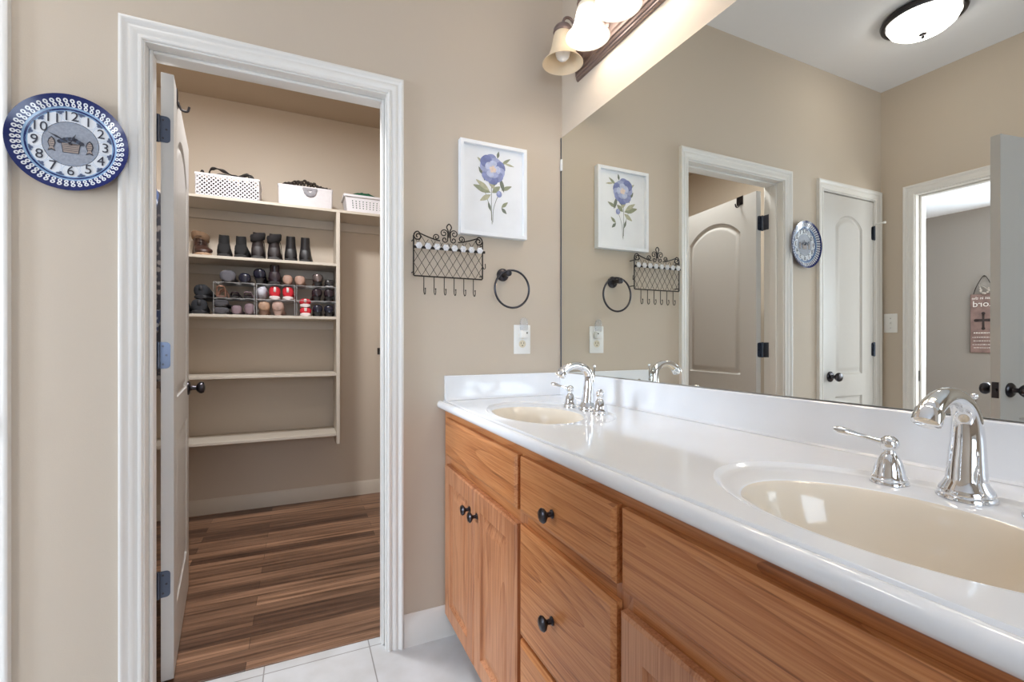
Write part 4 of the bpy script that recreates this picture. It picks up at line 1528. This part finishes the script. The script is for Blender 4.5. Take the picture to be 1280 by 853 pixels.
random.seed(11)
ls = []
for k in range(6):
    z = BZ + 0.022 + 0.017 * k
    ls.append(([(-1.605 + 0.0307 * i, 1.640 + 0.006 * math.sin(i * 1.7 + k), z + 0.004 * math.sin(i * 2.3 + 2 * k)) for i in range(11)], 0.013))
    ls.append(([(-1.605 + 0.0307 * i, 1.772 + 0.006 * math.sin(i * 1.3 + k), z + 0.004 * math.sin(i * 1.9 + k)) for i in range(11)], 0.013))
for k in range(8):
    cx, cy = random.uniform(-1.56, -1.35), random.uniform(1.66, 1.77)
    pts = [(cx + 0.05 * math.cos(a * 1.3 + k), cy + 0.028 * math.sin(a + k), BZ + 0.022 + 0.012 * a) for a in range(7)]
    ls.append((pts, 0.014))
z0 = BZ + hh
ls.append(([(-1.565, 1.66, z0 - 0.05), (-1.556, 1.64, z0 + 0.02), (-1.53, 1.64, z0 + 0.042), (-1.49, 1.645, z0 + 0.036), (-1.44, 1.65, z0 + 0.016), (-1.40, 1.66, z0 + 0.012), (-1.36, 1.65, z0 + 0.026), (-1.33, 1.64, z0 + 0.022), (-1.312, 1.65, z0 - 0.03)], 0.010))
ls.append(([(-1.55, 1.68, z0 - 0.04), (-1.52, 1.66, z0 + 0.012), (-1.45, 1.655, z0 + 0.004), (-1.38, 1.66, z0 + 0.02), (-1.35, 1.65, z0 + 0.035), (-1.325, 1.66, z0 - 0.03)], 0.011))
ls.append(([(-1.61, 1.66, z0 - 0.04), (-1.605, 1.65, z0 + 0.012), (-1.592, 1.65, z0 + 0.016), (-1.582, 1.66, z0 - 0.03)], 0.007))
heap('belts', 'tangle of dark brown belts and straps filling the lattice basket', 'belts', ls, M['dark_cloth'], (-1.45, 1.71, BZ + 0.006))

# woven fabric bin with a grey ribbon flower
x0, x1, y0, y1, hh = -1.174, -0.846, 1.615, 1.82, 0.130
fb = thing('storage_basket', 'white woven fabric bin with a grey ribbon flower on its front', 'basket', ((x0 + x1) / 2, 1.71, BZ), 0, 'baskets on the top closet shelf')
b = NB()


def rring(x0, x1, y0, y1, z, r=0.012):
    out = []
    for cx, cy, a0 in ((x1 - r, y1 - r, 0), (x0 + r, y1 - r, PI / 2), (x0 + r, y0 + r, PI), (x1 - r, y0 + r, 1.5 * PI)):
        for k in range(5):
            a = a0 + k * PI / 8
            out.append((cx + r * math.cos(a), cy + r * math.sin(a), z))
    return out


t_ = 0.005
loft(b, [rring(x0 + 0.004, x1 - 0.004, y0 + 0.003, y1 - 0.003, BZ), rring(x0, x1, y0, y1, BZ + 0.01), rring(x0 - 0.003, x1 + 0.003, y0 - 0.003, y1 + 0.003, BZ + hh),
         rring(x0 + t_, x1 - t_, y0 + t_, y1 - t_, BZ + hh), rring(x0 + t_, x1 - t_, y0 + t_, y1 - t_, BZ + 0.008)])
obj('bin_body', b, M['fabric_bin'], fb)
b = NB()
loft(b, [rring(x0 - 0.005, x1 + 0.005, y0 - 0.005, y1 + 0.005, BZ + hh - 0.014), rring(x0 - 0.005, x1 + 0.005, y0 - 0.005, y1 + 0.005, BZ + hh + 0.001), rring(x0 + 0.002, x1 - 0.002, y0 + 0.002, y1 - 0.002, BZ + hh + 0.001)], caps=False)
obj('rim_binding', b, M['fabric_bin'], fb)
b = NB()
cx, cz = -0.985, BZ + hh - 0.022
for k in range(7):
    a = PI + k * PI / 6
    px, pz = cx + 0.026 * math.cos(a), cz + 0.030 * math.sin(a)
    loft(b, [[(px + r * 0.016 * math.cos(2 * PI * i / 12), y0 - 0.006 - d, pz + r * 0.015 * math.sin(2 * PI * i / 12)) for i in range(12)] for r, d in ((1.0, -0.003), (0.9, 0.004), (0.4, 0.007))])
box(b, cx - 0.045, cx + 0.045, y0 - 0.009, y0 - 0.003, BZ + hh - 0.022, BZ + hh - 0.006, 0.003, 2)
obj('ribbon_flower', b, M['grey_lace'], fb)
random.seed(21)
ls = []
for k in range(10):
    cx, cy = random.uniform(-1.10, -0.92), random.uniform(1.66, 1.77)
    ls.append(([(cx + 0.04 * math.cos(a * 1.3 + k), cy + 0.024 * math.sin(a + k), BZ + 0.026 + 0.0125 * a) for a in range(7)], 0.015))
for k in range(14):
    u = k / 13
    xx = -1.135 + 0.25 * u
    zz = BZ + hh + 0.012 + 0.028 * math.sin(PI * min(1, u * 1.1)) * (1 if u < 0.8 else 0.5)
    ls.append(([(xx - 0.03, 1.66, BZ + hh - 0.02), (xx - 0.012, 1.645 + 0.01 * (k % 3), zz), (xx + 0.012, 1.66, zz + random.uniform(-0.006, 0.006)), (xx + 0.034, 1.68, BZ + hh - 0.02)], 0.009))
ls.append(([(-0.875, 1.66, BZ + hh - 0.03), (-0.87, 1.645, BZ + hh + 0.007), (-0.857, 1.645, BZ + hh + 0.006), (-0.855, 1.66, BZ + hh - 0.03)], 0.007))
heap('scarves', 'heap of dark scarves spilling over the woven fabric bin', 'scarves', ls, M['dark_cloth2'], (-1.01, 1.71, BZ + 0.008))

# tapered plastic basket with rows of small holes
x0, x1, y0, y1, hh = -0.765, -0.43, 1.615, 1.80, 0.118
pb = thing('storage_basket', 'white plastic basket with rows of small holes, rightmost on the top shelf', 'basket', ((x0 + x1) / 2, 1.71, BZ), 0, 'baskets on the top closet shelf')
b = NB()
tp = 0.016


def tap(u, w_, z):
    """front panel point: u along x (0..1), z height"""
    k = 1 - z / hh
    return (x0 + tp * k + u * (x1 - x0 - 2 * tp * k), y0 + tp * k * 0.6, BZ + z)


cols, rows = 11, 4
holes = []
for i in range(cols):
    for j in range(rows):
        u0 = 0.10 + 0.80 * (i + 0.5) / cols
        zz = 0.024 + 0.060 * (j + 0.5) / rows
        holes.append([(u0 - 0.010, zz - 0.0035), (u0 + 0.010, zz - 0.0035), (u0 + 0.010, zz + 0.0035), (u0 - 0.010, zz + 0.0035)])
filled(b, [[(0, 0), (1, 0), (1, hh - 0.012), (0, hh - 0.012)]] + holes, lambda u, z: tap(u, 0, z))
obj('front_panel', b, M['basket'], pb, smooth=False)
b = NB()
k0 = rring(x0 + tp, x1 - tp, y0 + tp * 0.6, y1 - tp * 0.6, BZ, 0.001)
A = [(x0 + tp, y0 + tp * 0.6), (x0 + tp, y1 - tp * 0.6), (x1 - tp, y1 - tp * 0.6), (x1 - tp, y0 + tp * 0.6)]
Bq = [(x0, y0), (x0, y1), (x1, y1), (x1, y0)]
va_ = [b.verts.new((x, y, BZ + 0.001)) for x, y in A]
vb_ = [b.verts.new((x, y, BZ + hh - 0.012)) for x, y in Bq]
for i in range(3):
    b.faces.new((va_[i], va_[i + 1], vb_[i + 1], vb_[i]))
b.faces.new(va_)
obj('side', b, M['basket'], pb, smooth=False)
b = NB()
loft(b, [rring(x0 - 0.002, x1 + 0.002, y0 - 0.002, y1 + 0.002, BZ + hh - 0.016), rring(x0 - 0.009, x1 + 0.009, y0 - 0.009, y1 + 0.009, BZ + hh - 0.014), rring(x0 - 0.010, x1 + 0.010, y0 - 0.010, y1 + 0.010, BZ + hh), rring(x0, x1, y0, y1, BZ + hh)], caps=False)
obj('rim', b, M['basket'], pb)
b = NB()
rings = []
for k, (rx, ry, zz) in enumerate(((0.110, 0.055, 0.008), (0.118, 0.062, 0.05), (0.122, 0.064, 0.10), (0.108, 0.056, 0.135), (0.05, 0.03, 0.158), (0.004, 0.004, 0.162))):
    rings.append([(-0.628 + rx * math.cos(2 * PI * i / 20) * (1 + 0.06 * math.sin(5 * i)), 1.71 + ry * math.sin(2 * PI * i / 20), BZ + zz + 0.004 * math.sin(i * 2.1 + k)) for i in range(20)])
loft(b, rings)
rebase(tag(obj('folded_cloth', b, M['green_cloth']), 'dark green cloth bundle in the plastic basket with small holes', 'cloth'), (-0.628, 1.71, BZ + 0.012))

# ------------------------------------------------------------------ wire shoe racks on the shoe shelf
SZ = 1.3222
RT, RM = 1.527, 1.428


def rack(label, x0, x1, left=True, right=True):
    t = thing('shoe_rack', label, 'rack', ((x0 + x1) / 2, 1.73, SZ), 0, 'wire racks on the shoe shelf')
    yf, yb = 1.633, 1.835
    for z in (RT, RM):
        b = NB()
        for i in range(6):
            y = yf + (yb - yf) * i / 5
            tube(b, [(x0, y, z - 0.0025), (x1, y, z - 0.0020)], 0.0018, 6)
        tube(b, [(x0 + 0.002, yf, z - 0.0062), (x0 + 0.002, yb, z - 0.0062)], 0.002, 6)
        tube(b, [(x1 - 0.002, yf, z - 0.0062), (x1 - 0.002, yb, z - 0.0062)], 0.002, 6)
        obj('wire_tier', b, M['wire'], t)
    for x in (x0 + 0.0, x1 - 0.0):
        b = NB()
        tube(b, [(x, yf, SZ), (x, yf, RT), (x, yb, RT), (x, yb, SZ)], 0.0019, 6)
        obj('leg_frame', b, M['wire'], t)


rack('left wire shoe rack on the shoe shelf, under the grey flats', -1.535, -1.312)
rack('middle wire shoe rack on the shoe shelf, under the tan flats', -1.300, -1.078)
rack('right wire shoe rack on the shoe shelf, under the pewter pumps', -1.066, -0.826)


# ------------------------------------------------------------------ shoes
def sec(y, w, z0, z1, n=14, cx=0.0, pw=0.75):
    out = []
    for i in range(n):
        a = 2 * PI * i / n
        c, s = math.cos(a), math.sin(a)
        out.append((cx + w * math.copysign(abs(c) ** pw, c), y, (z0 + z1) / 2 + (z1 - z0) / 2 * math.copysign(abs(s) ** 0.85, s)))
    return out


def shoe_geo(kind, L, wd, ht):
    """list of (part, bmesh, material slot); heel back at y=0, toe at y=L, z=0 sole"""
    parts = []
    w = wd / 2
    if kind == 'flat':
        b = NB(); loft(b, [sec(y * L, w * k, 0.004, h * ht) for y, k, h in ((0, 0.45, 0.72), (0.03, 0.84, 0.95), (0.10, 0.98, 1.0), (0.22, 0.96, 0.86), (0.40, 0.90, 0.60), (0.6, 0.95, 0.52), (0.78, 1.0, 0.56), (0.9, 0.82, 0.48), (0.97, 0.5, 0.36), (1.0, 0.12, 0.24))])
        parts.append(('upper', b, 0))
        b = NB(); loft(b, [sec(y * L, w * k, 0, 0.008) for y, k in ((0, 0.4), (0.04, 0.72), (0.12, 0.84), (0.4, 0.84), (0.7, 1.03), (0.9, 0.86), (1.0, 0.2))])
        parts.append(('sole', b, 1))
    elif kind == 'pump':
        hz = ht * 0.36
        b = NB(); loft(b, [sec(y * L, w * k, z0, z1) for y, k, z0, z1 in ((0, 0.34, hz, ht * 0.86), (0.03, 0.74, hz * 0.98, ht * 0.98), (0.10, 0.96, hz * 0.95, ht), (0.22, 0.94, hz * 0.85, ht * 0.90), (0.40, 0.82, hz * 0.5, ht * 0.66),
                                                                         (0.58, 0.88, hz * 0.12 + 0.002, ht * 0.48), (0.74, 1.0, 0.003, ht * 0.46), (0.88, 0.80, 0.003, ht * 0.38), (0.96, 0.45, 0.004, ht * 0.28), (1.0, 0.10, 0.006, ht * 0.18))])
        parts.append(('upper', b, 0))
        b = NB(); loft(b, [[(w * k * math.cos(2 * PI * i / 12), 0.030 * L / 0.24 + d + 0.026 * k * math.sin(2 * PI * i / 12), z) for i in range(12)] for k, d, z in ((0.52, 0, 0), (0.54, 0, 0.008), (0.62, 0, hz * 0.6), (0.84, 0.003, hz * 1.05))])
        parts.append(('heel', b, 1))
    elif kind == 'sneaker':
        b = NB(); loft(b, [sec(y * L, w * k, 0.014, h * ht) for y, k, h in ((0, 0.50, 0.78), (0.03, 0.84, 0.96), (0.09, 0.97, 1.0), (0.22, 0.94, 0.92), (0.36, 0.84, 0.94), (0.48, 0.88, 0.80), (0.65, 0.96, 0.60), (0.8, 0.98, 0.50), (0.92, 0.82, 0.42), (0.98, 0.5, 0.34), (1.0, 0.2, 0.28))])
        parts.append(('upper', b, 0))
        b = NB(); loft(b, [sec(y * L, w * k, 0, 0.024, pw=0.5) for y, k in ((-0.012, 0.42), (0.01, 0.76), (0.08, 0.93), (0.4, 0.90), (0.7, 1.04), (0.9, 0.90), (0.99, 0.5), (1.01, 0.2))])
        parts.append(('sole', b, 1))
        b = NB(); box(b, -w * 0.22, w * 0.22, -0.004, 0.012, ht * 0.55, ht * 0.93, 0.003, 1)
        parts.append(('heel_tab', b, 1))
    elif kind == 'boot':
        b = NB()
        loft(b, [sec(y * L, w * k, 0.016, h * 0.085) for y, k, h in ((0, 0.5, 0.9), (0.03, 0.78, 1.05), (0.12, 0.86, 1.15), (0.3, 0.84, 1.15), (0.48, 0.88, 1.0), (0.66, 0.98, 0.78), (0.82, 1.0, 0.68), (0.93, 0.82, 0.58), (0.985, 0.5, 0.46), (1.0, 0.2, 0.36))])
        sh = []
        for z, k, y0, y1 in ((0.022, 0.92, 0.0, 0.42), (0.045, 0.94, -0.004, 0.43), (ht * 0.48, 0.84, 0.01, 0.38), (ht * 0.70, 0.72, 0.0, 0.36), (ht * 0.9, 0.70, -0.012, 0.36), (ht, 0.66, -0.02, 0.36)):
            cy, ry = (y0 + y1) / 2 * L, (y1 - y0) / 2 * L
            sh.append([(w * k * math.cos(2 * PI * i / 16), cy + ry * math.sin(2 * PI * i / 16), z + (0.010 * abs(math.cos(2 * PI * i / 16)) if z == ht else 0)) for i in range(16)])
        loft(b, sh)
        parts.append(('upper', b, 0))
        b = NB(); loft(b, [sec(y * L, w * k, 0.008 if 0.28 < y < 0.5 else 0.0, 0.02, pw=0.5) for y, k in ((-0.01, 0.5), (0.02, 0.82), (0.10, 0.92), (0.29, 0.88), (0.33, 0.86), (0.45, 0.90), (0.55, 0.98), (0.75, 1.05), (0.92, 0.88), (1.0, 0.3))])
        parts.append(('sole', b, 1))
    elif kind == 'sandal':
        b = NB(); loft(b, [sec(y * L, w * k, 0, 0.014) for y, k in ((0, 0.4), (0.04, 0.72), (0.12, 0.82), (0.4, 0.78), (0.7, 1.0), (0.9, 0.86), (1.0, 0.2))])
        parts.append(('sole', b, 1))
        for yc, h in ((0.62, 0.9), (0.78, 0.8)):
            b = NB(); tube(b, catmull([(-w * 0.92, yc * L, 0.01), (-w * 0.6, yc * L, ht * h * 0.8), (0, yc * L, ht * h), (w * 0.6, yc * L, ht * h * 0.8), (w * 0.92, yc * L, 0.01)], 5), 0.005, 8)
            parts.append(('strap', b, 0))
        b = NB(); tube(b, catmull([(-w * 0.7, 0.2 * L, 0.012), (-w * 0.6, 0.08 * L, ht * 0.9), (0, 0.0, ht), (w * 0.6, 0.08 * L, ht * 0.9), (w * 0.7, 0.2 * L, 0.012)], 5), 0.0045, 8)
        parts.append(('strap', b, 0))
    return parts


def add_ties(parts, L, w, ht):
    b = NB()
    for k in range(5):
        z = 0.085 + (ht - 0.10) * k / 4.4
        y = 0.40 * L - 0.006 * k + (0.02 if k == 0 else 0)
        tube(b, catmull([(-w * 0.4, y - 0.01, z), (0, y + 0.006, z + 0.008), (w * 0.4, y - 0.01, z + 0.002)], 4), 0.0028, 6)
    tube(b, catmull([(0, 0.40 * L, ht - 0.02), (w * 0.7, 0.44 * L, ht - 0.03), (w * 0.9, 0.5 * L, 0.08), (w * 1.0, 0.52 * L, 0.03)], 5), 0.0025, 6)
    parts.append(('laces', b, 2))
    b = NB()
    rings = []
    for z, k in ((ht - 0.045, 0.92), (ht - 0.038, 1.08), (ht - 0.006, 1.16), (ht + 0.004, 1.06), (ht + 0.002, 0.9)):
        rings.append([(w * k * 0.9 * math.cos(2 * PI * i / 16), 0.165 * L + 0.205 * L * k * math.sin(2 * PI * i / 16), z + 0.012 * math.sin(2 * PI * i / 16 + 1)) for i in range(16)])
    loft(b, rings, caps=False)
    parts.append(('cuff', b, 3))


def leather(name, c, rough=0.4, var=0.12):
    return mat(name, c, rough, var=var, vscale=25)


SM = {
    'brown_boot': [leather('dark_brown_boot_leather', (66, 42, 34)), leather('tan_boot_sole', (176, 144, 118), 0.7), leather('brown_boot_lace', (70, 50, 38), 0.8), leather('tan_boot_cuff', (132, 104, 80), 0.9)],
    'black': [M['black'], M['rubber'], M['black'], M['black_suede']],
    'suede': [M['black_suede'], M['rubber'], M['black'], M['black']],
    'darkbrown': [leather('black_brown_boot_leather', (44, 36, 36), 0.5), leather('grey_boot_heel', (66, 64, 64), 0.6), leather('charcoal_boot_lace', (40, 36, 36)), leather('dark_boot_cuff', (36, 32, 33), 0.9)],
    'grey': [leather('grey_suede', (92, 90, 96), 0.85), M['rubber']],
    'navy': [leather('navy_patent', (34, 34, 48), 0.2), M['rubber']],
    'plum': [leather('dark_plum_leather', (48, 36, 42), 0.25), M['rubber']],
    'tan': [leather('dusty_tan_leather', (168, 134, 118), 0.5), leather('dark_tan_sole', (86, 62, 54), 0.6)],
    'tanpump': [leather('beige_leather', (180, 146, 122), 0.35), leather('brown_stacked_heel', (120, 92, 76), 0.5)],
    'nude': [leather('blush_leather', (186, 156, 144), 0.35), leather('pale_heel', (164, 138, 128), 0.5)],
    'pewter': [mat('pewter_metallic_leather', (118, 106, 104), 0.25, 0.5), M['rubber']],
    'red': [leather('red_canvas', (196, 32, 46), 0.75, 0.08), mat('white_rubber_sole', (226, 214, 212), 0.5)],
    'rose': [mat('rose_gold_leather', (196, 150, 130), 0.3, 0.5), leather('rose_sandal_sole', (120, 92, 82), 0.6)],
    'blacksneaker': [leather('black_mesh', (34, 36, 42), 0.8), leather('black_sneaker_sole', (38, 38, 42), 0.6)],
    'slipon': [leather('charcoal_slip_on', (74, 72, 76), 0.85), M['rubber']],
    'silver': [leather('black_shiny_leather', (40, 38, 40), 0.25), mat('white_bow', (226, 224, 222), 0.4)],
    'mauve': [leather('dusty_mauve_leather', (126, 106, 112), 0.6), M['rubber']],
}
made = {}
SHELFGRP = {'boot': 'boots on the upper closet shelf'}


def shoe(kind, mats, x, y, z, rz, label, L=0.24, wd=0.078, ht=0.085, ties=False, name=None, cat=None, group='shoes on the closet shelves', flip=False):
    key = (kind, mats, L, wd, ht, ties)
    t = thing(name or {'flat': 'flat_shoe', 'pump': 'pump_shoe', 'sneaker': 'sneaker', 'boot': 'ankle_boot', 'sandal': 'sandal'}[kind], label, cat or {'boot': 'boot', 'sandal': 'sandal'}.get(kind, 'shoe'), (x, y, z), rz, group)
    if flip:
        t.rotation_euler = (0, PI, rz)
    if key not in made:
        parts = shoe_geo(kind, L, wd, ht)
        if ties:
            add_ties(parts, L, wd / 2, ht)
        made[key] = [obj(n, bm, SM[mats][min(s, len(SM[mats]) - 1)], t, world=False, ang=1.0) for n, bm, s in parts]
    else:
        for o in made[key]:
            c = o.copy()
            c.parent = t
            COL.objects.link(c)
    return t


R = math.radians
BT = 1.6845
G1 = 'boots on the upper closet shelf'
# boots on the upper shelf: heel view, toes to the back
shoe('boot', 'brown_boot', -1.645, 1.865, BT, R(195), 'brown lace-up boot with tan cuff, at the shelf end by the closet door', 0.245, 0.098, 0.165, True, group=G1)
shoe('boot', 'suede', -1.480, 1.630, BT, R(4), 'black suede ankle boot, left one of the pair next to the brown boot', 0.20, 0.084, 0.13, group=G1)
shoe('boot', 'suede', -1.390, 1.625, BT, R(-3), 'black suede ankle boot turned right, between its mate and the cuffed boots', 0.20, 0.084, 0.13, group=G1)
shoe('boot', 'darkbrown', -1.294, 1.630, BT, R(2), 'dark boot with folded cuff, left of the cuffed lace-up pair', 0.22, 0.086, 0.165, True, group=G1)
shoe('boot', 'darkbrown', -1.202, 1.630, BT, R(-2), 'dark boot with folded cuff, right of the cuffed lace-up pair', 0.22, 0.086, 0.165, True, group=G1)
shoe('boot', 'black', -1.102, 1.632, BT, R(0), 'plain black leather boot beside the cuffed lace-up boots', 0.22, 0.082, 0.158, group=G1)
shoe('boot', 'black', -1.016, 1.632, BT, R(-4), 'plain black leather boot, rightmost on the upper boot shelf', 0.22, 0.082, 0.158, group=G1)
# top tier of the racks
T1 = RT + 0.0004
shoe('flat', 'grey', -1.462, 1.640, T1, R(1), 'grey suede flat shoe on the left rack top, above the rose sandal', 0.20, 0.092, 0.078)
shoe('flat', 'navy', -1.370, 1.640, T1, R(-2), 'low dark navy flat between the grey suede flat and the black heel', 0.19, 0.070, 0.066)
shoe('pump', 'navy', -1.288, 1.645, T1, R(-6), 'dark navy heel standing left of the tall dark shoe on the rack top', 0.19, 0.076, 0.100)
shoe('boot', 'plum', -1.198, 1.645, T1, R(0), 'tall dark ankle boot in the middle of the rack top, left of the tan flats', 0.17, 0.082, 0.120)
shoe('flat', 'tan', -1.120, 1.640, T1, R(2), 'dusty tan flat shoe beside the tall dark ankle boot', 0.19, 0.062, 0.068)
shoe('flat', 'tan', -1.048, 1.640, T1, R(-4), 'dusty tan flat shoe, right one of the tan pair on the rack top', 0.19, 0.066, 0.068)
shoe('pump', 'pewter', -0.936, 1.645, T1, R(0), 'shiny pewter pump on the top of the right rack', 0.19, 0.070, 0.088)
shoe('flat', 'silver', -0.862, 1.640, T1, R(0), 'black flat with a pale heel beside the pewter pump', 0.18, 0.066, 0.052)
# middle tier
T2 = RM + 0.0004
shoe('sandal', 'rose', -1.500, 1.645, T2, R(0), 'rose gold strappy sandal at the left end of the middle tier', 0.19, 0.066, 0.072)
shoe('sandal', 'plum', -1.423, 1.640, T2, R(0), 'thin black sandal right of the rose gold sandal', 0.19, 0.062, 0.036)
shoe('sandal', 'mauve', -1.350, 1.640, T2, R(0), 'thin mauve strapped sandal beside the crumpled white slipper', 0.19, 0.060, 0.040)
shoe('sneaker', 'red', -1.196, 1.645, T2, R(3), 'red sneaker with pale sole in the middle rack, left of its pair', 0.20, 0.070, 0.088)
shoe('sneaker', 'red', -1.120, 1.645, T2, R(-5), 'red sneaker with pale sole in the middle rack, right of its pair', 0.20, 0.070, 0.088)
shoe('pump', 'plum', -0.940, 1.645, T2, R(3), 'dark plum pump below the pewter pump on the right rack', 0.19, 0.070, 0.086)
shoe('pump', 'plum', -0.866, 1.645, T2, R(-2), 'dark plum pump at the right end of the middle tier', 0.19, 0.068, 0.086)
# bottom, on the shelf
T3 = SZ + 0.0005
shoe('sneaker', 'blacksneaker', -1.612, 1.640, T3, R(4), 'black sneaker on the shoe shelf, lower of two at the left end', 0.23, 0.090, 0.094)
shoe('sneaker', 'blacksneaker', -1.606, 1.650, T3 + 0.0945, R(-6), 'black sneaker stacked on top of the other black sneaker', 0.23, 0.086, 0.092)
shoe('sneaker', 'blacksneaker', -1.712, 1.650, T3, R(2), 'black sneaker nearest the closet door on the shoe shelf', 0.23, 0.090, 0.094)
shoe('flat', 'slipon', -1.500, 1.645, T3, R(-2), 'charcoal slip-on, lower of the stacked pair beside the black sneakers', 0.18, 0.098, 0.048)
shoe('flat', 'slipon', -1.502, 1.648, T3 + 0.0488, R(-2), 'charcoal slip-on, upper of the stacked pair beside the black sneakers', 0.18, 0.094, 0.046)
shoe('flat', 'mauve', -1.414, 1.645, T3, R(-1), 'dusty mauve flat right of the stacked charcoal slip-ons', 0.19, 0.062, 0.062)
shoe('flat', 'mauve', -1.343, 1.645, T3, R(0), 'dusty mauve flat beside the tan stacked-heel pump', 0.19, 0.060, 0.078)
shoe('pump', 'tanpump', -1.258, 1.640, T3, R(2), 'beige pump with brown stacked heel below the white slipper', 0.19, 0.072, 0.092)
shoe('pump', 'nude', -1.180, 1.640, T3, R(-4), 'blush pump with pale heel below the red sneakers', 0.19, 0.076, 0.094)
shoe('sneaker', 'red', -1.012, 1.640, T3, R(0), 'red sneaker on the shoe shelf in the right rack, lower of two stacked', 0.20, 0.074, 0.060)
shoe('sneaker', 'red', -1.014, 1.644, T3 + 0.0606, R(-1), 'red sneaker lying on top of the lower red sneaker', 0.20, 0.074, 0.060)
shoe('pump', 'navy', -0.938, 1.640, T3, R(-1), 'dark navy pump right of the stacked red sneakers', 0.19, 0.066, 0.080)
shoe('pump', 'navy', -0.866, 1.640, T3, R(-3), 'dark navy pump in the lower right corner of the shoe shelf', 0.19, 0.066, 0.080)
# crumpled white slipper
b = NB()
rings = []
random.seed(9)
for k in range(9):
    u = k / 8
    r = 0.046 * math.sin(PI * (0.08 + 0.84 * u)) ** 0.6
    rings.append([(-1.2745 + 0.40 * r * math.cos(2 * PI * i / 16) * (2.0 + 0.3 * random.uniform(-1, 1)), 1.655 + 0.13 * u, T2 + 0.046 * 1.0 + (r * 1.0) * math.sin(2 * PI * i / 16) * (1 + 0.10 * random.uniform(-1, 1))) for i in range(16)])
loft(b, rings)
zmin = min(v.co.z for v in b.verts)
bmesh.ops.translate(b, verts=b.verts[:], vec=(0, 0, T2 - zmin))
rebase(tag(obj('slipper', b, mat('white_fluffy_fabric', (206, 206, 216), 0.95, bump=0.6, bscale=120), ang=1.2), 'crumpled white fabric slipper left of the red sneakers', 'slipper', 'shoes on the closet shelves'), (-1.2745, 1.70, T2))

# ------------------------------------------------------------------ clothes behind the open closet door
rod = thing('closet_rod', 'clothes rod behind the open closet door', 'rod', (-1.88, 0.75, 2.0))
b = NB(); tube(b, [(-1.88, TH + 0.002, 2.0), (-1.88, 1.58, 2.0)], 0.016, 14)
obj('pole', b, M['wire'], rod)
for y in (TH + 0.006, 1.575):
    b = NB(); lathe(b, [(0.001, y - 0.005), (0.03, y - 0.005), (0.03, y + 0.005), (0.001, y + 0.005)], (-1.88, 0, 2.0), 'y', 20)
    obj('end_flange', b, M['wire'], rod)


def garment(y, label, m, zb, seed):
    """hanging top: shoulders along x, thin in y"""
    t = thing('hanging_garment', label, 'garment', (-1.88, y, zb), 0, 'clothes behind the closet door')
    b = NB()
    tube(b, catmull([(-1.88, y, 1.955), (-1.88, y, 1.99), (-1.875, y, 2.018), (-1.88, y, 2.026), (-1.896, y, 2.018), (-1.898, y, 2.006)], 5), 0.0025, 6)
    tube(b, [(-2.07, y, 1.905), (-1.88, y, 1.957), (-1.69, y, 1.905)], 0.005, 8)
    obj('hanger', b, M['wire'], t)
    rnd = random.Random(seed)
    b = NB()
    rings = []
    for k, (z, hw, hy) in enumerate(((1.950, 0.06, 0.012), (1.935, 0.12, 0.018), (1.905, 0.205, 0.022), (1.85, 0.222, 0.026), (1.70, 0.20, 0.028), (1.45, 0.20, 0.030), (1.2, 0.22, 0.030), (zb, 0.235, 0.032))):
        ph = rnd.uniform(0, 6)
        rings.append([(-1.88 + hw * math.cos(2 * PI * i / 28), y + hy * math.sin(2 * PI * i / 28) + 0.006 * math.sin(i * 1.9 + ph) * min(1, k / 3), z) for i in range(28)])
    loft(b, rings)
    obj('cloth', b, m, t, ang=1.2)


def pattern_cloth(name, c1, c2, scale):
    m = mat(name, c1, 0.9)
    nt = m.node_tree
    tc = nt.nodes.new('ShaderNodeTexCoord')
    v = nt.nodes.new('ShaderNodeTexVoronoi')
    v.inputs['Scale'].default_value = scale
    nt.links.new(tc.outputs['Object'], v.inputs['Vector'])
    r = ramp(nt, [(0.30, c2), (0.45, c1)])
    nt.links.new(v.outputs['Distance'], r.inputs['Fac'])
    nt.links.new(r.outputs['Color'], nt.nodes['Principled BSDF'].inputs['Base Color'])
    return m


garment(0.95, 'blue patterned garment hanging behind the open closet door', pattern_cloth('blue_pattern_cloth', (70, 84, 120), (176, 184, 200), 38), 1.30, 1)
garment(1.12, 'dark garment hanging behind the blue patterned one', pattern_cloth('dark_pattern_cloth', (44, 42, 48), (120, 112, 108), 30), 0.95, 2)
garment(1.30, 'brown garment hanging furthest from the closet door hinge', mat('brown_cloth', (92, 74, 62), 0.9, var=0.2), 0.90, 3)
# small coat hook low on the closet back wall
chk = thing('coat_hook', 'small wall hook low on the closet back wall', 'hook', (-0.497, CYB, 1.076))
b = NB(); box(b, -0.507, -0.487, CYB - 0.004, CYB - 0.0003, 1.055, 1.105, 0.001, 1)
obj('hook_plate', b, M['iron'], chk)
b = NB(); tube(b, catmull([(-0.497, CYB - 0.004, 1.07), (-0.497, CYB - 0.025, 1.062), (-0.497, CYB - 0.035, 1.078), (-0.497, CYB - 0.034, 1.092)], 5), 0.003, 8)
obj('hook_arm', b, M['iron'], chk)
